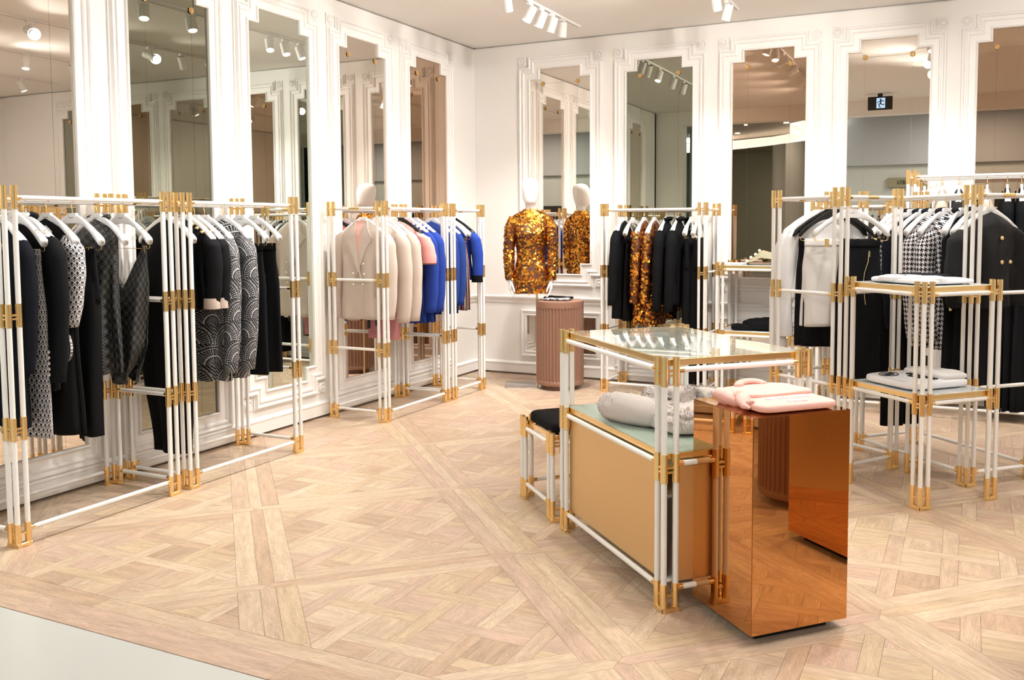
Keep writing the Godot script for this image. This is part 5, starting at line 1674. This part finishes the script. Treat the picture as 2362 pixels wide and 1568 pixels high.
func build_hanging() -> void:
	var H := 1.59
	# ---- rack A: monochrome prints, nearest the shopfront on the side wall
	var A := clothes_rack("white and brass rack of monochrome print coats nearest the shopfront", 0.316, 4.68, 0.241, 0.448, 0, H, "z", [[0.525, "l"], [1.025, "l"]])
	var tr := hung(A, "z", 0.335, H, "navy coat with a pale satin stripe")
	jacket(tr, "navy coat with a pale satin stripe, first on its rack", "navy", {"len": 0.95, "lapel": 0.34, "lkey": "olive", "seed": 12, "sleeve": 0.6})
	tr = hung(A, "z", 0.19, H, "long black blazer with silver cuff buttons")
	jacket(tr, "long black blazer with silver cuff buttons over a houndstooth lining", "black", {"len": 0.80, "sh": 0.215, "sleeve": 0.66, "cuff_buttons": 5, "bkey": "pearl", "collar": true, "d": 0.06, "seed": 13})
	tr = hung(A, "z", 0.235, H, "houndstooth skirt below the long black blazer", 0.12)
	skirt(tr, "houndstooth skirt showing below the long black blazer", "leaf_print", {"len": 0.86, "w": 0.17, "seed": 14})
	tr = hung(A, "z", 0.072, H, "black coat with white leaf print sleeves")
	var t := jacket(tr, "long black coat with white leaf print sleeves and a round white medallion", "black_b", {"name": "coat", "cat": "coat", "len": 1.03, "sh": 0.185, "sleeve": 0.42, "skey": "leaf_print", "r0": 0.066, "r1": 0.05, "swing": -0.01, "seed": 15, "d": 0.062, "fold": 0.2, "prof": [Vector3(0, 0.185, 0.016), Vector3(0.12, 0.175, 0.058), Vector3(0.5, 0.165, 0.062), Vector3(1, 0.195, 0.066)]})
	var zf := body_front([Vector3(0, 0.185, 0.016), Vector3(0.12, 0.175, 0.058), Vector3(0.5, 0.165, 0.062), Vector3(1, 0.195, 0.066)], -0.088, 1.03)
	var disc := PackedVector2Array()
	for i in 28: disc.append(Vector2(cos(TAU * i / 28) * 0.088, sin(TAU * i / 28) * 0.105))
	var med := flap(disc, zf, 0.008)
	# stretch the print over the medallion
	var arr := med.surface_get_arrays(0)
	var uvn := PackedVector2Array()
	for p in arr[Mesh.ARRAY_VERTEX]: uvn.append(Vector2(p.x / 0.18 + 0.5, p.y / 0.214 + 0.5))
	arr[Mesh.ARRAY_TEX_UV] = uvn
	var mm := ArrayMesh.new(); mm.add_surface_from_arrays(Mesh.PRIMITIVE_TRIANGLES, arr)
	put("medallion", mm, mt.mandala, t).position = Vector3(0.085, -0.70, 0.008)
	put("pocket_stripe", flap(PackedVector2Array([Vector2(0.02, -0.885), Vector2(0.13, -0.885), Vector2(0.13, -0.876), Vector2(0.02, -0.876)]), zf, 0.008), mt.white_cloth, t)
	put("print_band", flap(PackedVector2Array([Vector2(0.02, -0.12), Vector2(0.075, -0.15), Vector2(0.11, -0.42), Vector2(0.09, -0.52), Vector2(0.07, -0.42), Vector2(0.05, -0.2)]), zf, 0.007), mt.leaf_print, t)
	tr = hung(A, "z", -0.065, H, "plain black trousers", 0.11)
	trousers(tr, "plain black trousers beside the leaf print coat", "black", {"len": 0.92, "w": 0.15})
	tr = hung(A, "z", -0.203, H, "glossy black lace top")
	jacket(tr, "glossy black sleeveless lace top hanging off one shoulder", "diamond_velvet", {"name": "lace_top", "cat": "top", "len": 0.78, "sh": 0.15, "sleeve": 0.0, "drop": 0.09, "seed": 17, "fold": 0.7, "collar": true, "ckey": "hanger_black"})
	tr = hung(A, "z", -0.351, H, "dark diamond velvet dress", 0.16)
	t = node("dress", "dark diamond velvet dress with a deep open neck, hung from two clips", "dress", tr.origin, tr.basis)
	put("cloth", shell({"y": -0.235, "drop": -0.0, "len": 0.72, "vee": 0.22, "veew": 0.15, "prof": [Vector3(0, 0.175, 0.01), Vector3(0.3, 0.17, 0.05), Vector3(0.75, 0.14, 0.06), Vector3(1, 0.07, 0.045)], "fold": 0.5, "k": 4.0, "seed": 18, "round": 0.1}, 26, 48), mt.diamond_velvet, t)
	# ---- rack B: black dresses and beads
	var B := clothes_rack("white and brass rack of black and silver beaded dresses on the side wall", 0.316, 3.699, 0.241, 0.448, 0, H, "z", [[0.525, "l"], [1.025, "l"]])
	tr = hung(B, "z", 0.336, H, "long plain black dress")
	jacket(tr, "long plain black tapered dress reaching almost to the floor", "black_b", {"name": "dress", "cat": "dress", "len": 1.29, "sh": 0.2, "sleeve": 0.0, "seed": 21, "fold": 0.25, "prof": [Vector3(0, 0.2, 0.016), Vector3(0.12, 0.18, 0.05), Vector3(0.45, 0.17, 0.06), Vector3(0.6, 0.185, 0.065), Vector3(1, 0.125, 0.05)]})
	for q in [[0.195, "black knit cardigan with gold shoulder buttons and fringed cuffs", 22], [0.135, "second black cardigan with gold shoulder buttons", 25]]:
		tr = hung(B, "z", q[0], H, q[1])
		jacket(tr, q[1] + " on the beaded dress rack", "black", {"name": "cardigan", "cat": "cardigan", "len": 0.5, "sleeve": 0.4, "shoulder_buttons": 3, "bkey": "gold_button", "cuff": "cream_tweed", "seed": q[2], "sh": 0.195})
	for q in [[0.06, "black and silver beaded dress next to the black cardigan", 23], [-0.082, "black and silver beaded dress next to the black pencil skirts", 24]]:
		tr = hung(B, "z", q[0], H, q[1])
		jacket(tr, q[1], "deco_beads", {"name": "dress", "cat": "dress", "len": 0.93, "sh": 0.195, "sleeve": 0.78, "r0": 0.064, "r1": 0.046, "seed": q[2], "d": 0.062, "zoff": 0.03, "group": "silver beaded dresses"})
	for q in [[-0.227, "black pencil skirt next to the beaded dress", 26], [-0.342, "last black pencil skirt on the beaded dress rack", 27]]:
		tr = hung(B, "z", q[0], H, q[1], 0.14)
		skirt(tr, q[1], "black", {"len": 0.785, "w": 0.165, "seed": q[2], "fold": 0.15, "group": "black pencil skirts"})
	# ---- rack C: cream and blue tweed
	var C := clothes_rack("white and brass rack of cream and pink tweed on the side wall", 0.316, 1.899, 0.241, 0.439, 0, H, "z")
	var dbl := [Vector2(0.045, -0.40), Vector2(0.05, -0.475), Vector2(-0.045, -0.47), Vector2(-0.045, -0.55), Vector2(0.04, -0.55)]
	tr = hung(C, "z", 0.343, H, "cream tweed blazer facing the entrance")
	jacket(tr, "cream tweed double-breasted blazer with wide lapels, first on its rack", "cream_tweed", {"name": "blazer", "cat": "blazer", "len": 0.72, "sh": 0.225, "sleeve": 0.62, "lapel": 0.42, "lining": "blush", "front_buttons": dbl, "bkey": "pearl", "d": 0.06, "seed": 31, "r0": 0.066, "r1": 0.052, "cuff_buttons": 4})
	var n := 0
	for q in [[0.154, "second cream tweed blazer behind the double-breasted one"], [0.02, "cream tweed blazer beside the pink short sleeved top"]]:
		tr = hung(C, "z", q[0], H, q[1])
		jacket(tr, q[1], "cream_tweed", {"name": "blazer", "cat": "blazer", "len": 0.68, "sh": 0.225, "sleeve": 0.66, "collar": true, "lapel": 0.36, "bkey": "pearl", "d": 0.06, "seed": 32 + n, "r0": 0.07, "r1": 0.056, "cuff_buttons": 5, "group": "cream tweed blazers"})
		n += 1
	tr = hung(C, "z", 0.09, H, "dusty rose knit skirt", 0.13)
	t = skirt(tr, "dusty rose knit skirt with gold buttons below the cream blazers", "rose_knit", {"len": 0.74, "w": 0.17, "d": 0.05, "seed": 34, "prof": [Vector3(0, 0.17, 0.01), Vector3(0.4, 0.19, 0.05), Vector3(1, 0.13, 0.05)]})
	buttons(t, [Vector3(0.06, -0.83, 0.056), Vector3(0.058, -0.92, 0.056)], 0.011, "gold_button")
	tr = hung(C, "z", -0.138, H, "pink short sleeved top", 0.0, true)
	jacket(tr, "pink short sleeved knit top between cream and blue jackets", "pink", {"name": "knit_top", "cat": "top", "len": 0.56, "sh": 0.205, "sleeve": 0.24, "swing": 0.09, "r0": 0.062, "r1": 0.062, "seed": 35})
	for q in [[-0.24, "blue tweed jacket next to the pink top", 36], [-0.345, "blue tweed jacket with pearl buttons ending the cream rack", 37]]:
		tr = hung(C, "z", q[0], H, q[1])
		jacket(tr, q[1], "blue_tweed", {"len": 0.80, "sh": 0.21, "sleeve": 0.62, "shoulder_buttons": 3, "r0": 0.07, "r1": 0.055, "d": 0.065, "seed": q[2], "group": "blue tweed jackets"})
	# ---- rack D: short rack in the corner
	var D := clothes_rack("short white and brass rack of blue knits by the room corner", 0.316, 1.13, 0.241, 0.265, 0, H, "z")
	for q in [[0.17, "blue knit cardigan first on the corner rack", 41], [0.06, "blue knit cardigan second on the corner rack", 42]]:
		tr = hung(D, "z", q[0], H, q[1])
		jacket(tr, q[1], "blue_knit", {"name": "cardigan", "cat": "cardigan", "len": 0.76, "sh": 0.2, "sleeve": 0.60, "seed": q[2], "group": "blue knit cardigans"})
	for q in [[-0.06, "multicoloured striped skirt on the corner rack", 43], [-0.115, "second multicoloured striped skirt on the corner rack", 45]]:
		tr = hung(D, "z", q[0], H, q[1], 0.15)
		skirt(tr, q[1], "stripes", {"len": 0.6, "w": 0.16, "seed": q[2], "group": "striped skirts"})
	tr = hung(D, "z", -0.19, H, "blue tweed jacket with black trim", 0.0, true)
	jacket(tr, "blue tweed jacket with black cuffs, last by the room corner", "blue_tweed", {"len": 0.5, "sh": 0.205, "sleeve": 0.42, "cuff": "black", "seed": 44, "swing": 0.05})
	# ---- rack E: black blazers and gold sequins
	var E := clothes_rack("white and brass rack of black blazers and gold sequin dresses by the back wall", 1.958, 0.295, 0.4425, 0.235, 0, H, "x")
	tr = hung(E, "x", -0.331, H, "black blazer at the drum end of its rack", 0.0, false, 180)
	jacket(tr, "long black blazer at the drum end of its rack", "black", {"name": "blazer", "cat": "blazer", "len": 0.85, "sh": 0.215, "sleeve": 0.62, "swing": 0.05, "seed": 51, "tilt": 0.08})
	tr = hung(E, "x", -0.248, H, "black skirt beside the gold sequin dress", 0.13, false, 180)
	skirt(tr, "black skirt between a black blazer and a gold sequin dress", "black_b", {"len": 0.7, "seed": 52})
	for q in [[-0.147, "gold sequin dress next to the black skirt", 53], [-0.055, "gold sequin dress next to the black blazers", 60]]:
		tr = hung(E, "x", q[0], H, q[1], 0.0, false, 180)
		seq_dress(tr, q[1], q[2])
	for q in [[0.05, "black blazer with cuff buttons next to the gold sequin dress", 54], [0.155, "black blazer with cuff buttons next to the black trousers", 55]]:
		tr = hung(E, "x", q[0], H, q[1], 0.0, false, 180)
		t = jacket(tr, q[1], "black", {"name": "blazer", "cat": "blazer", "len": 0.70, "sh": 0.215, "sleeve": 0.66, "collar": true, "r0": 0.064, "seed": q[2], "group": "black blazers with buttoned cuffs"})
		var l := []
		for i in 5: l.append(Vector3(-0.243, -0.80 + 0.027 * i, -0.02 - 0.004 * i))
		buttons(t, l, 0.009, "pearl", Vector3(-1, 0, -0.3))
	for q in [[0.265, "long black trousers next to the blazers", 0.15], [0.335, "long black trousers at the end of the blazer rack", 0.15]]:
		tr = hung(E, "x", q[0], H, q[1], 0.13, false, 180)
		trousers(tr, q[1], "black", {"len": 1.2, "w": 0.155, "flare": 0.56, "group": "long black trousers"})
	# ---- rack G: white blouses, square rack turned to the room
	var HG := 1.605
	var G := clothes_rack("square white and brass rack of white blouses behind the glass table", 3.612, 2.19, 0.25, 0.245, -34, HG, "x", [[0.525, "fb"], [1.025, "fb"]])
	for q in [[-0.131, "white blouse at the far end of its rack", 71, 0.70], [-0.085, "white blouse in front of the far one", 72, 0.62]]:
		tr = hung(G, "x", q[0], HG, q[1], 0.0, false, -44)
		jacket(tr, q[1], "white_cloth", {"name": "blouse", "cat": "blouse", "len": 0.5, "sh": 0.20, "sleeve": q[3], "r0": 0.056, "r1": 0.047, "swing": 0.045, "cuff": "white_cloth", "seed": q[2], "group": "white blouses"})
	for q in [[0.0, "white skirt on clips", 73], [-0.045, "black skirt hidden behind the white skirt", 75]]:
		tr = hung(G, "x", q[0], HG, q[1], 0.12, true, -40)
		skirt(tr, q[1] + " in the blouse rack", "white_cloth_b" if q[2] == 73 else "black", {"len": 0.5 if q[2] == 73 else 0.62, "w": 0.10, "seed": q[2], "d": 0.045}).translate_object_local(Vector3(-0.075, 0, 0))
	for q in [[0.11, "black skirt with a curved zip", 74], [0.162, "plain black skirt in front of the zipped one", 76]]:
		tr = hung(G, "x", q[0] - (0.06 if q[2] == 76 else 0.0), HG, q[1], 0.13, false, -42)
		t = skirt(tr, q[1] + " in the blouse rack", "black", {"len": 0.82, "w": 0.11 if q[2] == 74 else 0.085, "seed": q[2], "d": 0.045})
		t.translate_object_local(Vector3(0.045, 0, 0))
		if q[2] == 74:
			var m := MB.new()
			m.path(PackedVector3Array([Vector3(0.045, -0.30, 0.04), Vector3(0.04, -0.36, 0.048), Vector3(0.022, -0.42, 0.052), Vector3(0.016, -0.48, 0.054), Vector3(0.022, -0.54, 0.055), Vector3(0.03, -0.60, 0.055)]), 0.0024, 6)
			put("zip", m.mesh(), mt.gold_button, t)
			m = MB.new(); m.box(Vector3(0.047, -0.315, 0.049), Vector3(0.009, 0.034, 0.004), Basis.IDENTITY, 0.001)
			put("zip_pull", m.mesh(), mt.gold_button, t)
	# ---- rack I: houndstooth
	var HI := 1.608
	var I := clothes_rack("long white and brass rack of houndstooth jackets turned towards the entrance", 4.1755, 1.893, 0.4415, 0.2345, -45, HI, "x")
	var i0 := -0.4415
	tr = hung(I, "x", i0 + 0.075, HI, "houndstooth skirt", 0.14, false, 0)
	skirt(tr, "short houndstooth skirt on clips beside the houndstooth jackets", "houndstooth", {"len": 0.42, "w": 0.16, "seed": 81})
	tr = hung(I, "x", i0 + 0.13, HI, "black trousers on the houndstooth rack", 0.13, false, 0)
	trousers(tr, "long black trousers on the houndstooth rack", "black_b", {"len": 1.15, "w": 0.15})
	for q in [[0.184, "navy knit jacket next to the houndstooth skirt", "navy", 82, 0.7, 0.6], [0.28, "navy knit jacket next to the houndstooth jackets", "navy", 83, 0.7, 0.6]]:
		tr = hung(I, "x", i0 + q[0], HI, q[1])
		jacket(tr, q[1], q[2], {"len": q[4], "sleeve": q[5], "sh": 0.165, "swing": 0.0, "collar": true, "seed": q[3], "group": "navy knit jackets"})
	for q in [[0.356, "houndstooth jacket next to the navy knits", 84], [0.463, "houndstooth jacket next to the black dresses", 85]]:
		tr = hung(I, "x", i0 + q[0], HI, q[1])
		jacket(tr, q[1], "houndstooth", {"len": 0.78, "sleeve": 0.64, "sh": 0.16, "swing": -0.01, "collar": true, "ckey": "navy", "r0": 0.066, "r1": 0.058, "d": 0.064, "seed": q[2], "fold": 0.15, "group": "houndstooth jackets"})
	tr = hung(I, "x", i0 + 0.575, HI, "black wool dress next to the houndstooth jackets", 0.0, false, 18)
	t = jacket(tr, "long black wool dress next to the houndstooth jackets", "black", {"name": "dress", "cat": "dress", "len": 1.02, "sleeve": 0.44, "sh": 0.125, "swing": 0.0, "r0": 0.062, "r1": 0.068, "seed": 86, "d": 0.065, "collar": true})
	buttons(t, [Vector3(-0.2, -0.62, 0.05)], 0.014, "gold_button")
	tr = hung(I, "x", i0 + 0.674, HI, "black wool dress with gold buttons", 0.0, false, 10)
	jacket(tr, "long black wool dress with large gold buttons down the front", "black", {"name": "dress", "cat": "dress", "len": 1.0, "sleeve": 0.40, "sh": 0.16, "swing": 0.02, "r0": 0.066, "r1": 0.074, "seed": 87, "d": 0.065, "collar": true})
	tr = hung(I, "x", i0 + 0.763, HI, "black jacket with double rows of gold buttons")
	jacket(tr, "short black jacket with double rows of gold buttons, last on the houndstooth rack", "black_tweed", {"len": 0.52, "sleeve": 0.42, "r0": 0.075, "r1": 0.08, "seed": 88, "d": 0.065, "front_buttons": [Vector2(0.02, -0.23), Vector2(0.02, -0.36), Vector2(0.085, -0.36), Vector2(0.02, -0.49)], "br": 0.014})
	# ---- rack N: small rack at the back wall
	var Nn := clothes_rack("small white and brass rack by the back wall with black clothes", 3.52, 0.295, 0.29, 0.235, 0, H, "x")
	for q in [[-0.15, "black dress in the small back rack", 91], [-0.05, "black jacket in the small back rack", 92], [0.12, "black coat in the small back rack", 93]]:
		tr = hung(Nn, "x", q[0], H, q[1], 0.0, true, 180)
		jacket(tr, q[1], "black_b", {"name": "coat" if q[2] == 93 else ("dress" if q[2] == 91 else "jacket"), "cat": "dress" if q[2] == 91 else "jacket", "len": [0.8, 0.6, 0.9][q[2] - 91], "seed": q[2], "sleeve": 0.55})
	# ---- rack M: the tallest
	var HM := 1.80
	var M := clothes_rack("tallest white and brass rack, with beige lace and black gowns", 4.35, 0.295, 0.45, 0.235, 0, HM, "x")
	for q in [[-0.347, "beige lace cardigan first on the tallest rack", "beige_lace", 0.62, 95], [-0.226, "beige lace cardigan second on the tallest rack", "beige_lace", 0.6, 96], [-0.115, "charcoal cardigan on the tallest rack", "black_tweed", 0.6, 97], [0.07, "cream fringed cardigan on the tallest rack", "beige_lace", 0.66, 98]]:
		tr = hung(M, "x", q[0], HM, q[1], 0.0, false, 180)
		jacket(tr, q[1], q[2], {"name": "cardigan", "cat": "cardigan", "len": q[3], "seed": q[4], "sleeve": 0.55, "r0": 0.066, "r1": 0.06})
	for q in [[0.2, "floor length black gown next to the cream fringed cardigan", 101], [0.29, "floor length black gown at the end of the tallest rack", 102]]:
		tr = hung(M, "x", q[0], HM, q[1], 0.0, false, 180)
		jacket(tr, q[1], "black", {"name": "gown", "cat": "gown", "len": 1.58, "seed": q[2], "sleeve": 0.6, "group": "black gowns", "prof": [Vector3(0, 0.2, 0.016), Vector3(0.1, 0.18, 0.05), Vector3(0.3, 0.16, 0.05), Vector3(1, 0.24, 0.09)]})
	# price tags and security tags hanging from hems
	var hang := [[C, Vector3(0.05, 0.70, 0.36), "black hang tag below the cream blazer"], [C, Vector3(0.10, 0.72, 0.33), "black hang tag beside the other one below the cream blazer"], [E, Vector3(0.19, 0.66, 0.12), "black hang tag below the black blazers"], [E, Vector3(0.23, 0.65, 0.1), "thin black hang tag beside the black trousers"], [G, Vector3(-0.02, 0.66, -0.10), "black hang tag behind the white skirt"], [I, Vector3(-0.22, 0.62, 0.15), "black hang tag beside the houndstooth skirt"], [I, Vector3(0.06, 0.62, 0.17), "black hang tag below the houndstooth jackets"]]
	for q in hang:
		var p: Vector3 = q[0].transform * q[1]
		t = node("hang_tag", q[2], "tag", p, turn(20), "black hang tags")
		put("tag_card", hanger_parts.tag, mt.tag_black, t)
		var m := MB.new(); m.tube(Vector3(0, 0.034, 0), Vector3(0.004, 0.13, 0), 0.0008, 5)
		put("string", m.mesh(), mt.ink, t)

# ---------------------------------------------------------------- scene
const SPOT := 4.2
const MALL := 6.0

func _ready() -> void:
	# camera: a level lens shifted down a little, solved from the racks, mirrors and ceiling lines
	var cam := Camera3D.new()
	cam.name = "camera"
	add_child(cam)
	var f := 2076.33
	var yaw := deg_to_rad(25.623); var pitch := deg_to_rad(3.7875); var roll := deg_to_rad(-0.284)
	var fwd := Vector3(-sin(yaw) * cos(pitch), -sin(pitch), -cos(yaw) * cos(pitch))
	var rt := Vector3(cos(yaw), 0, -sin(yaw))
	var up := rt.cross(fwd)
	var r2 := rt * cos(roll) + up * sin(roll); var u2 := -rt * sin(roll) + up * cos(roll)
	cam.transform = Transform3D(Basis(r2, u2, -fwd), Vector3(4.2905, 1.4, 7.6453))
	cam.projection = Camera3D.PROJECTION_FRUSTUM
	cam.near = 0.05; cam.far = 60.0
	cam.size = cam.near * 1568.0 / f
	cam.frustum_offset = Vector2(cam.near * (1181.0 - 1231.77) / f, -cam.near * (784.0 - 661.16) / f)
	cam.current = true
	var we := WorldEnvironment.new()
	we.name = "world_environment"
	var env := Environment.new()
	env.background_mode = Environment.BG_COLOR
	env.background_color = Color(0.02, 0.02, 0.02)
	env.tonemap_mode = Environment.TONE_MAPPER_LINEAR
	env.tonemap_exposure = 1.06
	env.sdfgi_enabled = true; env.ssao_enabled = true; env.ssil_enabled = true
	we.environment = env
	add_child(we)
	rng.seed = 1
	make_materials()
	var ex := mat("exit_glow", Color(0.75, 0.88, 1.0), 0.5)
	ex.emission_enabled = true; ex.emission = Color(0.62, 0.80, 1.0); ex.emission_energy_multiplier = 1.1
	make_small_meshes()
	make_hanger_meshes()
	build_tracks()
	build_room()
	build_floor()
	build_mall()
	build_furniture()
	build_mannequin()
	build_hanging()
	build_folded()
